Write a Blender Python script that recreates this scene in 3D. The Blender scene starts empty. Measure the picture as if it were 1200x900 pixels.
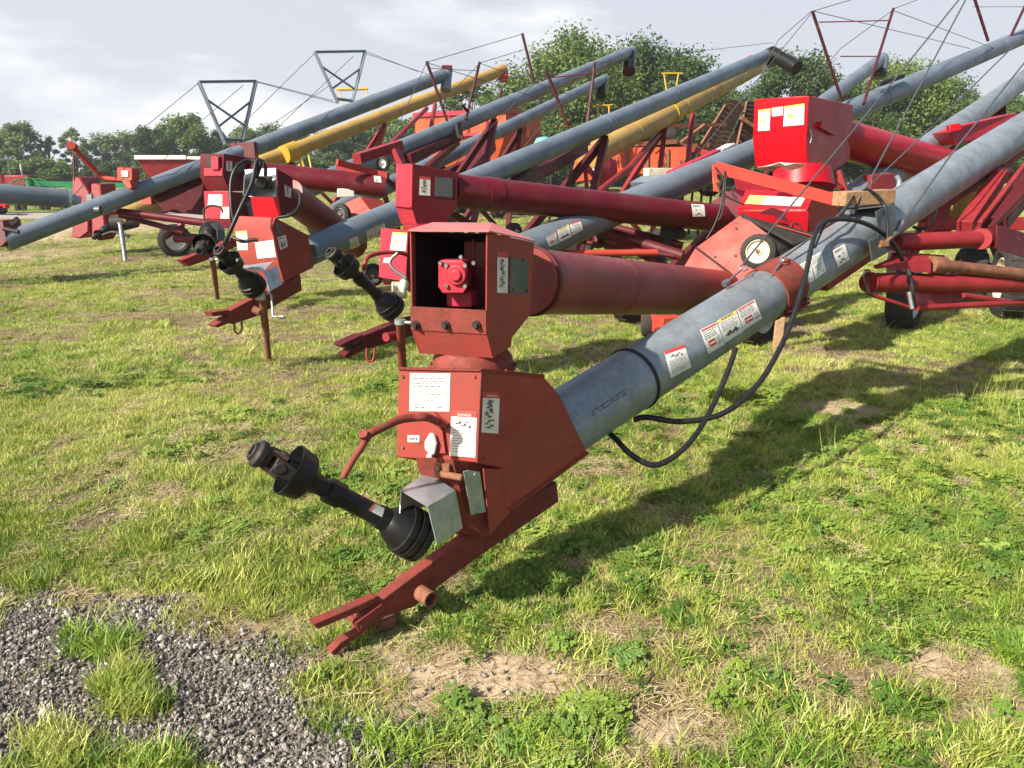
import bpy, math, random
import numpy as np
from mathutils import Vector, Matrix
random.seed(7)
RNG = np.random.default_rng(11)
# ------------------------------------------------------------------ camera
PITCH = math.radians(15.5); F = 901.0; CH = 1.6
CP, SP = math.cos(PITCH), math.sin(PITCH)
sc = bpy.context.scene
cam = bpy.data.cameras.new('camera'); cam.sensor_width = 36; cam.lens = 36*F/1200.0
cam.clip_start = 0.05; cam.clip_end = 3000
camo = bpy.data.objects.new('camera', cam); sc.collection.objects.link(camo)
camo.location = (0, 0, CH); camo.rotation_euler = (math.radians(90)-PITCH, 0, 0)
sc.camera = camo
# ------------------------------------------------------------------ light
SUN_EL = math.radians(37)
SUN_DIR = Vector((-0.79*math.cos(SUN_EL), -0.613*math.cos(SUN_EL), math.sin(SUN_EL)))   # towards the sun
sun = bpy.data.lights.new('sun', 'SUN'); sun.energy = 5.0; sun.angle = math.radians(0.9); sun.color = (1.0, 0.93, 0.82)
suno = bpy.data.objects.new('sun', sun); sc.collection.objects.link(suno)
suno.rotation_euler = SUN_DIR.to_track_quat('Z', 'Y').to_euler(); suno.location = (-10, -8, 12)
sc.view_settings.view_transform = 'Standard'; sc.view_settings.look = 'None'
sc.view_settings.gamma = 1; sc.view_settings.exposure = 1.18; sc.view_settings.use_curve_mapping = False
w = bpy.data.worlds.new('World'); sc.world = w; w.use_nodes = True
nt = w.node_tree; N = nt.nodes; L = nt.links
bg = N['Background']
sky = N.new('ShaderNodeTexSky'); sky.sky_type = 'NISHITA'; sky.sun_disc = False
sky.sun_elevation = SUN_EL; sky.sun_rotation = math.atan2(SUN_DIR.x, SUN_DIR.y)
sky.air_density = 1.0; sky.dust_density = 2.5; sky.ozone_density = 1.5
tc = N.new('ShaderNodeTexCoord')
mp = N.new('ShaderNodeMapping'); mp.inputs['Scale'].default_value = (1, 1, 3.0)
n1 = N.new('ShaderNodeTexNoise'); n1.inputs['Scale'].default_value = 3.0; n1.inputs['Detail'].default_value = 9; n1.inputs['Roughness'].default_value = 0.55
n2 = N.new('ShaderNodeTexNoise'); n2.inputs['Scale'].default_value = 1.5; n2.inputs['Detail'].default_value = 5
r1 = N.new('ShaderNodeValToRGB'); r1.color_ramp.elements[0].position = 0.53; r1.color_ramp.elements[1].position = 0.70
r1.color_ramp.elements[0].color = (3.65, 3.85, 4.3, 1); r1.color_ramp.elements[1].color = (6.0, 5.95, 5.95, 1)
r2 = N.new('ShaderNodeValToRGB'); r2.color_ramp.elements[0].position = 0.2; r2.color_ramp.elements[1].position = 0.6
r2.color_ramp.elements[0].color = (0.92, 0.92, 0.92, 1); r2.color_ramp.elements[1].color = (0.98, 0.98, 0.98, 1)
mx = N.new('ShaderNodeMixRGB')
L.new(tc.outputs['Generated'], mp.inputs['Vector']); L.new(mp.outputs[0], n1.inputs['Vector']); L.new(mp.outputs[0], n2.inputs['Vector'])
L.new(n1.outputs['Fac'], r1.inputs[0]); L.new(n2.outputs['Fac'], r2.inputs[0])
L.new(sky.outputs[0], mx.inputs[1]); L.new(r1.outputs[0], mx.inputs[2])
# clouds kept low ahead; unseen clearer sky overhead and behind added to cut fill
sx = N.new('ShaderNodeSeparateXYZ'); L.new(tc.outputs['Generated'], sx.inputs[0])
mz = N.new('ShaderNodeMapRange'); mz.interpolation_type = 'SMOOTHSTEP'; mz.inputs[1].default_value = 0.24; mz.inputs[2].default_value = 0.42; mz.inputs[3].default_value = 1; mz.inputs[4].default_value = 0.08
L.new(sx.outputs['Z'], mz.inputs[0]); mu_ = N.new('ShaderNodeMath'); mu_.operation = 'MULTIPLY'; L.new(mz.outputs[0], mu_.inputs[0]); L.new(r2.outputs[0], mu_.inputs[1]); my = N.new('ShaderNodeMapRange'); my.interpolation_type = 'SMOOTHSTEP'; my.inputs[1].default_value = -0.1; my.inputs[2].default_value = 0.55; my.inputs[3].default_value = 0.15; my.inputs[4].default_value = 1
L.new(sx.outputs['Y'], my.inputs[0]); mv_ = N.new('ShaderNodeMath'); mv_.operation = 'MULTIPLY'; L.new(mu_.outputs[0], mv_.inputs[0]); L.new(my.outputs[0], mv_.inputs[1]); L.new(mv_.outputs[0], mx.inputs[0])
L.new(mx.outputs[0], bg.inputs['Color']); bg.inputs['Strength'].default_value = 0.085

COL = sc.collection
UPZ = Vector((0, 0, 1))
# ------------------------------------------------------------------ projection helpers
def P(px, py, d):
    up = (450-py)/F*d
    return Vector(((px-600)/F*d, d*CP+up*SP, CH+up*CP-d*SP))
def ray(px, py):
    return (P(px, py, 1.0)-Vector((0, 0, CH))).normalized()
CAMP = Vector((0, 0, CH))
def ground(px, py, z=0.0):
    r = ray(px, py); return CAMP+r*((z-CH)/r.z)
class Plane:
    def __init__(s, p, n):
        s.p = Vector(p); s.n = Vector(n).normalized()
        if s.n.dot(CAMP-s.p) < 0: s.n = -s.n
    def hit(s, px, py):
        r = ray(px, py); return CAMP+r*((s.p-CAMP).dot(s.n)/r.dot(s.n))
    def nrm(s, q): return s.n
class Cyl:
    def __init__(s, a, b, r): s.a = Vector(a); s.d = (Vector(b)-Vector(a)).normalized(); s.r = r
    def hit(s, px, py):
        r = ray(px, py); o = CAMP-s.a
        rp = r-s.d*r.dot(s.d); op = o-s.d*o.dot(s.d)
        A = rp.dot(rp); B = 2*rp.dot(op); C = op.dot(op)-s.r**2; D = max(B*B-4*A*C, 0)
        return CAMP+r*((-B-math.sqrt(D))/(2*A))
    def nrm(s, q):
        o = q-s.a; o = o-s.d*o.dot(s.d); return o.normalized()
def line_d(a, b, px):
    """point on the 3-D line a-b seen at pixel column px"""
    k = (px-600)/F
    def dep(v): return v.y*CP-(v.z-CH)*SP
    da, db = dep(a), dep(b)
    s = (k*da-a.x)/((b.x-a.x)-k*(db-da))
    return a+(b-a)*s
# ------------------------------------------------------------------ mesh builder
class MB:
    def __init__(s): s.v = []; s.f = []; s.m = []; s.deco = False
    def add(s, vs, fs, m=0):
        o = len(s.v); s.v += [Vector(v) for v in vs]
        for f in fs: s.f.append([i+o for i in f]); s.m.append(m)
        return s
    def prism(s, A, B, m=0):
        n = len(A)
        fs = [list(range(n))[::-1], list(range(n, 2*n))]+[[i, (i+1) % n, n+(i+1) % n, n+i] for i in range(n)]
        return s.add(list(A)+list(B), fs, m)
    def ext(s, A, off, m=0): return s.prism(A, [Vector(p)+Vector(off) for p in A], m)
    def plate(s, A, t=0.004, m=0):
        A = [Vector(p) for p in A]
        n = (A[1]-A[0]).cross(A[2]-A[0]).normalized()
        return s.prism([p-n*t/2 for p in A], [p+n*t/2 for p in A], m)
    def box(s, c, sx, sy, sz, rz=0, m=0):
        R = Matrix.Rotation(rz, 3, 'Z'); c = Vector(c)
        p = [c+R @ Vector((x*sx/2, y*sy/2, z*sz/2)) for z in (-1, 1) for x, y in ((-1, -1), (1, -1), (1, 1), (-1, 1))]
        return s.prism(p[:4], p[4:], m)
    def beam(s, a, b, wd, h, up=UPZ, m=0):
        a, b = Vector(a), Vector(b); d = (b-a).normalized(); sd = d.cross(up).normalized(); u = sd.cross(d)
        q = [sd*x*wd/2+u*y*h/2 for x, y in ((-1, -1), (1, -1), (1, 1), (-1, 1))]
        return s.prism([a+e for e in q], [b+e for e in q], m)
    def cyl(s, a, b, r, r2=None, n=20, m=0):
        a, b = Vector(a), Vector(b); return s.lathe(a, b-a, [(0, r), (1, r if r2 is None else r2)], n, m, rel=True)
    def lathe(s, a, axis, prof, n=24, m=0, rel=False, caps=True):
        a = Vector(a); axis = Vector(axis); ln = axis.length; d = axis/ln
        x = d.orthogonal().normalized(); y = d.cross(x); k = ln if rel else 1
        vs = []
        for t, r in prof:
            for i in range(n):
                an = 2*math.pi*i/n; vs.append(a+d*(t*k)+x*(math.cos(an)*r)+y*(math.sin(an)*r))
        fs = [[j*n+i, j*n+(i+1) % n, (j+1)*n+(i+1) % n, (j+1)*n+i] for j in range(len(prof)-1) for i in range(n)]
        if caps: fs += [list(range(n))[::-1], list(range((len(prof)-1)*n, len(prof)*n))]
        return s.add(vs, fs, m)
    def tube(s, pts, r, n=10, m=0, sub=6, smooth=True):
        pts = [Vector(p) for p in pts]
        if smooth and len(pts) > 2:
            out = []
            for i in range(len(pts)-1):
                p0 = pts[max(i-1, 0)]; p1 = pts[i]; p2 = pts[i+1]; p3 = pts[min(i+2, len(pts)-1)]
                for k in range(sub):
                    t = k/sub
                    out.append(0.5*((2*p1)+(p2-p0)*t+(2*p0-5*p1+4*p2-p3)*t*t+(-p0+3*p1-3*p2+p3)*t**3))
            pts = out+[pts[-1]]
        T = [(pts[min(i+1, len(pts)-1)]-pts[max(i-1, 0)]).normalized() for i in range(len(pts))]
        x = T[0].orthogonal().normalized(); vs = []
        for i, p in enumerate(pts):
            x = (x-T[i]*x.dot(T[i])).normalized(); y = T[i].cross(x)
            for k in range(n):
                an = 2*math.pi*k/n; vs.append(p+x*(math.cos(an)*r)+y*(math.sin(an)*r))
        c = len(pts)
        fs = [[j*n+i, j*n+(i+1) % n, (j+1)*n+(i+1) % n, (j+1)*n+i] for j in range(c-1) for i in range(n)]
        fs += [list(range(n))[::-1], list(range((c-1)*n, c*n))]
        return s.add(vs, fs, m)
    def build(s, name, mats, parent=None, bevel=0.0, recalc=True, smooth=True, ang=38):
        if not isinstance(mats, (list, tuple)): mats = [mats]
        vs = s.v; lo = Vector([min(v[i] for v in vs) for i in range(3)]); hi = Vector([max(v[i] for v in vs) for i in range(3)])
        c = (lo+hi)/2
        if parent is None: c.z = lo.z
        me = bpy.data.meshes.new(name)
        me.from_pydata([tuple(v-c) for v in vs], [], s.f)
        for mt in mats: me.materials.append(mt)
        me.polygons.foreach_set('material_index', s.m)
        if recalc:
            import bmesh
            bm = bmesh.new(); bm.from_mesh(me); bmesh.ops.recalc_face_normals(bm, faces=bm.faces); bm.to_mesh(me); bm.free()
        if smooth:
            me.polygons.foreach_set('use_smooth', [True]*len(me.polygons)); me.set_sharp_from_angle(angle=math.radians(ang))
        o = bpy.data.objects.new(name, me); COL.objects.link(o)
        if parent: o.parent = parent; o.location = c-wloc(parent)
        else: o.location = c
        if bevel:
            b = o.modifiers.new('bevel', 'BEVEL'); b.width = bevel; b.segments = 2; b.limit_method = 'ANGLE'; b.angle_limit = math.radians(40)
            b.harden_normals = False
        return o
def wloc(o):
    v = Vector(o.location)
    while o.parent: o = o.parent; v += Vector(o.location)
    return v
def tag(o, label, cat, group=None, kind=None):
    if label: o['label'] = label
    if cat: o['category'] = cat
    if group: o['group'] = group
    if kind: o['kind'] = kind
    return o
def thing(name, label, cat, loc, group=None):
    o = bpy.data.objects.new(name, None); o.empty_display_size = 0.2; COL.objects.link(o); o.location = Vector(loc)
    return tag(o, label, cat, group)
# ------------------------------------------------------------------ materials
def mat(name, c1, c2=None, rough=0.5, metal=0.0, nscale=6.0, bump=0.0, bscale=60, rust=0.0, rustc=(0.13, 0.05, 0.025), rscale=9, spec=0.28, streak=False, contrast=(0.35, 0.65), coat=0, scratch=0.0, scrc=(0.5, 0.4, 0.36), spangle=0.0):
    m = bpy.data.materials.new(name); m.use_nodes = True
    t = m.node_tree; n = t.nodes; l = t.links; b = n['Principled BSDF']
    c2 = c2 or tuple(x*0.75 for x in c1)
    tcn = n.new('ShaderNodeNewGeometry')
    mpn = n.new('ShaderNodeMapping')
    if streak: mpn.inputs['Scale'].default_value = (1, 1, 0.18)
    l.new(tcn.outputs['Position'], mpn.inputs['Vector'])
    a = n.new('ShaderNodeTexNoise'); a.inputs['Scale'].default_value = nscale; a.inputs['Detail'].default_value = 8; a.inputs['Roughness'].default_value = 0.65
    l.new(mpn.outputs[0], a.inputs['Vector'])
    r = n.new('ShaderNodeValToRGB'); r.color_ramp.elements[0].position = contrast[0]; r.color_ramp.elements[1].position = contrast[1]
    r.color_ramp.elements[0].color = (*c1, 1); r.color_ramp.elements[1].color = (*c2, 1)
    l.new(a.outputs['Fac'], r.inputs[0]); last = r.outputs[0]
    if rust:
        q = n.new('ShaderNodeTexNoise'); q.inputs['Scale'].default_value = rscale; q.inputs['Detail'].default_value = 12; q.inputs['Roughness'].default_value = 0.72
        l.new(tcn.outputs['Position'], q.inputs['Vector'])
        rr = n.new('ShaderNodeValToRGB'); rr.color_ramp.elements[0].position = 0.72-rust*0.3; rr.color_ramp.elements[1].position = 0.76-rust*0.3
        rr.color_ramp.elements[0].color = (0, 0, 0, 1); rr.color_ramp.elements[1].color = (1, 1, 1, 1)
        l.new(q.outputs['Fac'], rr.inputs[0])
        x = n.new('ShaderNodeMixRGB'); x.inputs[2].default_value = (*rustc, 1)
        l.new(rr.outputs[0], x.inputs[0]); l.new(last, x.inputs[1]); last = x.outputs[0]
    if spangle:
        vo = n.new('ShaderNodeTexVoronoi'); vo.inputs['Scale'].default_value = 42; l.new(tcn.outputs['Position'], vo.inputs['Vector'])
        hs = n.new('ShaderNodeHueSaturation'); mr2 = n.new('ShaderNodeMapRange'); mr2.inputs[3].default_value = 1-spangle; mr2.inputs[4].default_value = 1+spangle
        l.new(vo.outputs['Color'], mr2.inputs[0]); l.new(mr2.outputs[0], hs.inputs['Value']); l.new(last, hs.inputs['Color']); last = hs.outputs[0]
        ds = n.new('ShaderNodeTexNoise'); ds.inputs['Scale'].default_value = 2.2; ds.inputs['Detail'].default_value = 10; ds.inputs['Roughness'].default_value = 0.75; l.new(tcn.outputs['Position'], ds.inputs['Vector'])
        dr = n.new('ShaderNodeValToRGB'); dr.color_ramp.elements[0].position = 0.5; dr.color_ramp.elements[1].position = 0.68; dr.color_ramp.elements[1].color = (0.55, 0.55, 0.55, 1); l.new(ds.outputs['Fac'], dr.inputs[0])
        dx = n.new('ShaderNodeMixRGB'); dx.inputs[2].default_value = (0.13, 0.125, 0.115, 1); l.new(dr.outputs[0], dx.inputs[0]); l.new(last, dx.inputs[1]); last = dx.outputs[0]
    if scratch:
        for rot_, sc1 in (((0.3, 0.2, 0.7), (5, 2.5, 160)), ((1.2, 0.5, 0.1), (6.0, 190, 3))):
            sm = n.new('ShaderNodeMapping'); sm.inputs['Rotation'].default_value = rot_; sm.inputs['Scale'].default_value = sc1; l.new(tcn.outputs['Position'], sm.inputs['Vector'])
            sn = n.new('ShaderNodeTexNoise'); sn.inputs['Scale'].default_value = 1.0; sn.inputs['Detail'].default_value = 3; l.new(sm.outputs[0], sn.inputs['Vector'])
            sr = n.new('ShaderNodeValToRGB'); sr.color_ramp.elements[0].position = 0.74-scratch*0.03; sr.color_ramp.elements[1].position = 0.80; sr.color_ramp.elements[1].color = (0.4, 0.4, 0.4, 1); l.new(sn.outputs['Fac'], sr.inputs[0])
            sx2 = n.new('ShaderNodeMixRGB'); sx2.inputs[2].default_value = (*scrc, 1); l.new(sr.outputs[0], sx2.inputs[0]); l.new(last, sx2.inputs[1]); last = sx2.outputs[0]
        gm_ = n.new('ShaderNodeTexNoise'); gm_.inputs['Scale'].default_value = 3.5; gm_.inputs['Detail'].default_value = 12; gm_.inputs['Roughness'].default_value = 0.8; l.new(tcn.outputs['Position'], gm_.inputs['Vector'])
        gr_ = n.new('ShaderNodeValToRGB'); gr_.color_ramp.elements[0].position = 0.48; gr_.color_ramp.elements[1].position = 0.7; gr_.color_ramp.elements[1].color = (0.5, 0.5, 0.5, 1); l.new(gm_.outputs['Fac'], gr_.inputs[0])
        gx_ = n.new('ShaderNodeMixRGB'); gx_.inputs[2].default_value = (0.10, 0.055, 0.035, 1); l.new(gr_.outputs[0], gx_.inputs[0]); l.new(last, gx_.inputs[1]); last = gx_.outputs[0]
    l.new(last, b.inputs['Base Color'])
    b.inputs['Metallic'].default_value = metal; b.inputs['Specular IOR Level'].default_value = spec
    mr = n.new('ShaderNodeMapRange'); mr.inputs[1].default_value = 0.3; mr.inputs[2].default_value = 0.7
    mr.inputs[3].default_value = max(rough-0.1, 0.05); mr.inputs[4].default_value = min(rough+0.12, 1)
    l.new(a.outputs['Fac'], mr.inputs[0]); l.new(mr.outputs[0], b.inputs['Roughness'])
    if bump:
        bn = n.new('ShaderNodeTexNoise'); bn.inputs['Scale'].default_value = bscale; bn.inputs['Detail'].default_value = 6
        l.new(tcn.outputs['Position'], bn.inputs['Vector'])
        bb = n.new('ShaderNodeBump'); bb.inputs['Strength'].default_value = bump; bb.inputs['Distance'].default_value = 0.01
        l.new(bn.outputs['Fac'], bb.inputs['Height']); l.new(bb.outputs[0], b.inputs['Normal'])
    return m
M = {}
M['red'] = mat('faded_red_paint', (0.285, 0.046, 0.035), (0.22, 0.034, 0.026), rough=0.5, rust=0.33, nscale=4, rustc=(0.13, 0.04, 0.022), rscale=18, bump=0.12, bscale=5, scratch=0.6)
M['redtube'] = mat('weathered_red_tube', (0.21, 0.034, 0.031), (0.15, 0.021, 0.020), rough=0.45, rust=0.12, nscale=3, rustc=(0.30, 0.11, 0.09), rscale=5, bump=0.04, bscale=12, scratch=0.8)
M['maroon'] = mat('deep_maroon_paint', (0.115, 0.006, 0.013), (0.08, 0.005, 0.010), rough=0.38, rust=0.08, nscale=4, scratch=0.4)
M['maroonlit'] = mat('raspberry_lit_maroon_paint', (0.38, 0.028, 0.045), (0.30, 0.02, 0.032), rough=0.45, rust=0.1, nscale=4)  # brighter copy of maroon carrying sunlight on front faces; also other red parts
M['bright'] = mat('fresh_red_paint', (0.37, 0.004, 0.011), (0.29, 0.003, 0.009), rough=0.33, nscale=3, rust=0.05, bump=0.08, bscale=4)
M['ored'] = mat('orange_red_paint', (0.38, 0.042, 0.026), (0.30, 0.032, 0.020), rough=0.6, nscale=5, rust=0.2, rustc=(0.2, 0.05, 0.02))
M['orange'] = mat('orange_paint', (0.46, 0.075, 0.026), (0.35, 0.052, 0.022), rough=0.55, nscale=2, rust=0.15, rscale=4)
M['mast'] = mat('dark_mast_paint', (0.065, 0.010, 0.012), (0.04, 0.009, 0.010), rough=0.5, rust=0.35, nscale=8)
M['frame'] = mat('red_frame_paint', (0.25, 0.020, 0.022), (0.17, 0.014, 0.016), rough=0.45, rust=0.3, nscale=8)
M['dframe'] = mat('dark_red_frame_paint', (0.095, 0.010, 0.013), (0.06, 0.008, 0.010), rough=0.5, rust=0.35, nscale=8)
M['galv'] = mat('galvanised_tube', (0.235, 0.27, 0.29), (0.175, 0.205, 0.225), rough=0.42, metal=0.3, nscale=5, bump=0.03, bscale=12, rust=0.12, rustc=(0.30, 0.33, 0.34), rscale=16, spangle=0.10, scratch=0.4)
M['galvd'] = mat('weathered_galvanised_tube', (0.165, 0.20, 0.23), (0.115, 0.145, 0.175), rough=0.45, metal=0.25, nscale=2.2, bump=0.03, rust=0.14, rustc=(0.25, 0.27, 0.28), rscale=4, spangle=0.06)
M['zinc'] = mat('zinc_sheet', (0.40, 0.43, 0.44), (0.26, 0.29, 0.30), rough=0.35, metal=0.6, nscale=16, bump=0.03)
M['dplate'] = mat('dull_grey_plate', (0.11, 0.12, 0.12), (0.075, 0.085, 0.085), rough=0.4, metal=0.3, nscale=14)
M['bsteel'] = mat('bright_zinc_casting', (0.42, 0.42, 0.41), (0.3, 0.3, 0.29), rough=0.5, metal=0.1, nscale=30)
M['steel'] = mat('bare_steel', (0.36, 0.36, 0.35), (0.20, 0.19, 0.18), rough=0.38, metal=0.8, nscale=30, rust=0.25)
M['rust'] = mat('rusty_steel', (0.24, 0.10, 0.05), (0.12, 0.05, 0.03), rough=0.8, nscale=22, bump=0.3, bscale=120)
M['rustred'] = mat('rusted_red_steel', (0.20, 0.034, 0.024), (0.12, 0.028, 0.018), rough=0.7, nscale=22, bump=0.2, bscale=90, rust=0.4)
M['black'] = mat('black_plastic', (0.006, 0.006, 0.0065), (0.012, 0.0115, 0.011), rough=0.36, nscale=14, bump=0.05)
M['hose'] = mat('black_rubber_hose', (0.010, 0.010, 0.011), (0.017, 0.017, 0.017), rough=0.42, nscale=30)
M['rubber'] = mat('tyre_rubber', (0.018, 0.017, 0.016), (0.04, 0.035, 0.03), rough=0.85, nscale=14, bump=0.3, bscale=40)
M['cream'] = mat('cream_rim_paint', (0.62, 0.57, 0.42), (0.45, 0.38, 0.26), rough=0.5, nscale=18, rust=0.3)
M['whiterim'] = mat('white_rim_paint', (0.6, 0.6, 0.58), (0.4, 0.4, 0.38), rough=0.5, nscale=12, rust=0.1)
M['decal'] = mat('white_decal_vinyl', (0.66, 0.65, 0.58), (0.55, 0.53, 0.46), rough=0.45, nscale=25)
M['ink'] = mat('black_ink', (0.05, 0.05, 0.05), (0.08, 0.08, 0.07), rough=0.5, nscale=50)
M['dred'] = mat('decal_red_ink', (0.48, 0.05, 0.04), (0.40, 0.05, 0.04), rough=0.5, nscale=50)
M['dyel'] = mat('decal_yellow_ink', (0.66, 0.50, 0.10), (0.55, 0.42, 0.1), rough=0.5, nscale=50)
M['lid'] = mat('sunbleached_red_paint', (0.52, 0.15, 0.14), (0.45, 0.11, 0.10), rough=0.5, nscale=8, rust=0.2)
M['yellow'] = mat('ochre_yellow_paint', (0.37, 0.235, 0.065), (0.28, 0.175, 0.05), rough=0.5, nscale=3, rust=0.15, rustc=(0.24, 0.14, 0.06))
M['yelb'] = mat('bright_yellow_paint', (0.42, 0.27, 0.03), (0.34, 0.21, 0.025), rough=0.5, nscale=8)
M['wood'] = mat('weathered_timber', (0.33, 0.20, 0.10), (0.20, 0.11, 0.055), rough=0.8, nscale=30, bump=0.3, bscale=80)
M['woodp'] = mat('pale_timber', (0.42, 0.27, 0.15), (0.28, 0.17, 0.09), rough=0.8, nscale=26, bump=0.3)
M['green'] = mat('green_machine_paint', (0.02, 0.20, 0.07), (0.015, 0.13, 0.05), rough=0.4, nscale=6)
M['cable'] = mat('steel_cable', (0.10, 0.10, 0.105), (0.06, 0.06, 0.065), rough=0.5, metal=0.3, nscale=60)
M['dark'] = mat('dark_iron', (0.018, 0.016, 0.015), (0.035, 0.027, 0.022), rough=0.6, nscale=20)
M['discs'] = mat('rusty_disc_iron', (0.11, 0.065, 0.045), (0.06, 0.035, 0.03), rough=0.7, nscale=12)
M['teal'] = mat('teal_plastic', (0.1, 0.4, 0.33), rough=0.5)
M['inner'] = mat('inner_shade_and_grime', (0.010, 0.004, 0.004), (0.004, 0.003, 0.003), rough=0.9, nscale=9, spec=0.1)  # shade of the box inside put into a grimy near-black
# ------------------------------------------------------------------ decals on real surfaces
def decal(name, corners, surf, parent, style='text', label=None, off=0.0016, seed=1, title=None):
    rr = random.Random(seed); mb = MB(); c = [Vector((x, y)) for x, y in corners]
    def pt(u, v, o):
        q = (c[0]*(1-u)+c[1]*u)*(1-v)+(c[3]*(1-u)+c[2]*u)*v
        h = surf.hit(q.x, q.y); return h+surf.nrm(h)*o
    def patch(u0, v0, u1, v1, m, o, nu=1, nv=1):
        vs = [pt(u0+(u1-u0)*i/nu, v0+(v1-v0)*j/nv, o) for j in range(nv+1) for i in range(nu+1)]
        fs = [[j*(nu+1)+i, j*(nu+1)+i+1, (j+1)*(nu+1)+i+1, (j+1)*(nu+1)+i] for j in range(nv) for i in range(nu)]
        mb.add(vs, fs, m)
    g = 8 if isinstance(surf, Cyl) else 1
    patch(0, 0, 1, 1, 0, off, g, g)
    o2 = off+0.0012
    def lines(v0, v1, rows, x0=0.08, x1=0.92, m=1, words=True, th=0.42):
        for r in range(rows):
            v = v0+(v1-v0)*r/rows; h = (v1-v0)/rows*th; u = x0; end = x1-rr.random()*0.2*(x1-x0)
            while u < end:
                wdt = 0.05+rr.random()*0.12; patch(u, v, min(u+wdt, end), v+h, m, o2, 2 if g > 1 else 1, 1); u += wdt+0.03
    if style == 'text':
        lines(0.06, 0.4, 5, 0.07, 0.95, th=0.3); lines(0.48, 0.60, 2, 0.2, 0.85, th=0.35); lines(0.64, 0.78, 2, 0.35, 0.65, th=0.3); lines(0.82, 0.96, 2, 0.12, 0.38, th=0.3); lines(0.82, 0.96, 2, 0.68, 0.9, th=0.3)
    elif style == 'warn':
        patch(0, 0, 1, 0.12, 2, o2, g, 1)
        for k in range(6):
            x = 0.2+k*0.1; y = 0.26-0.05*math.sin(k*2.1); patch(x, y, x+0.09, y+0.03+0.03*(k % 2), 1, o2)
        lines(0.42, 0.94, 9, 0.1, 0.92, th=0.22)
    elif style == 'pict':
        patch(0, 0, 1, 0.14, 2, o2, g, 1)
        for k in range(46):
            y = 0.18+0.70*k/46; x = 0.42+0.05*math.sin(k*.8)+rr.uniform(-.24, .20)*(1 if k > 18 else .5); patch(x-.06, y, min(x+rr.uniform(.05, .2), .95), y+0.02, 1 if k < 22 or rr.random() < 0.7 else 3, o2+k*1e-5)
    elif style == 'stop':
        patch(0.04, 0.03, 0.96, 0.1, 2, o2, g, 1); patch(0.2, 0.55, 0.6, 0.8, 2, o2, 3, 1); patch(0.24, 0.64, 0.56, 0.7, 0, o2+0.001, 3, 1)
        lines(0.15, 0.5, 4, th=0.3); lines(0.55, 0.9, 4, 0.68, 0.95, th=0.3)
    elif style == 'warny':
        patch(0, 0, 1, 0.13, 3, o2, g, 1); lines(0.03, 0.12, 1, 0.2, 0.9, 1, th=0.7); lines(0.2, 0.6, 5, th=0.25)
        for k in range(7): x = 0.15+k*0.1; patch(x, 0.72-0.05*(k % 3), x+0.12, 0.78+0.04*(k % 2), 1, o2, 2, 1)
    elif style == 'code':
        lines(0.1, 0.25, 1, 0.1, 0.6); patch(0.25, 0.45, 0.42, 0.9, 1, o2, 2, 1); patch(0.42, 0.7, 0.62, 0.8, 1, o2, 2, 1); patch(0.62, 0.4, 0.72, 0.9, 1, o2, 2, 1)
        lines(0.1, 0.3, 2, 0.1, 0.85, th=0.35)
    elif style == 'arrow':
        vs = [pt(0.12, 0.5, o2), pt(0.35, 0.25, o2), pt(0.35, 0.75, o2)]; mb.add(vs, [[0, 1, 2]], 1)
        patch(0.42, 0.35, 0.5, 0.65, 1, o2); patch(0.52, 0.4, 0.66, 0.6, 1, o2)
        mb.add([pt(0.9, 0.5, o2), pt(0.72, 0.25, o2), pt(0.72, 0.75, o2)], [[0, 1, 2]], 1)
    elif style == 'yelpic':
        patch(0, 0, 1, 0.1, 3, o2); mb.add([pt(.12, .62, o2), pt(.5, .62, o2), pt(.31, .3, o2)], [[0, 1, 2]], 3); lines(0.2, 0.62, 4, 0.58, 0.95, th=0.22); lines(0.7, 0.95, 3, 0.08, 0.95, th=0.22)
    elif style == 'strip':
        patch(0, 0, 0.3, 1, 3, o2); lines(0.15, 0.85, 2, 0.35, 0.95, 1, th=0.3)
    ob = mb.build(name, [M['decal'], M['ink'], M['dred'], M['dyel']], parent, recalc=False, smooth=False)
    if label: ob['label'] = label
    if title:
        tx, u, v, wdt, key = title
        cu = bpy.data.curves.new('t', 'FONT'); cu.body = tx; cu.size = 1; cu.align_x = 'LEFT'
        to = bpy.data.objects.new('t', cu); COL.objects.link(to); dg = bpy.context.evaluated_depsgraph_get()
        me = bpy.data.meshes.new_from_object(to.evaluated_get(dg)); bpy.data.objects.remove(to)
        xs = [q.co.x for q in me.vertices]; ww = max(xs); hh = max(q.co.y for q in me.vertices)
        p0, p1, p2 = pt(u, v, o2+0.0006), pt(u+wdt, v, o2+0.0006), pt(u, v-0.1, o2+0.0006)
        ex = (p1-p0)/ww; eu = (p2-p0).normalized()*ex.length
        b2 = MB(); b2.add([p0+ex*q.co.x+eu*q.co.y for q in me.vertices], [list(f.vertices) for f in me.polygons])
        b2.build('lettering', M[key], ob, recalc=False, smooth=False)
        bpy.data.meshes.remove(me)
    return ob
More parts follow.
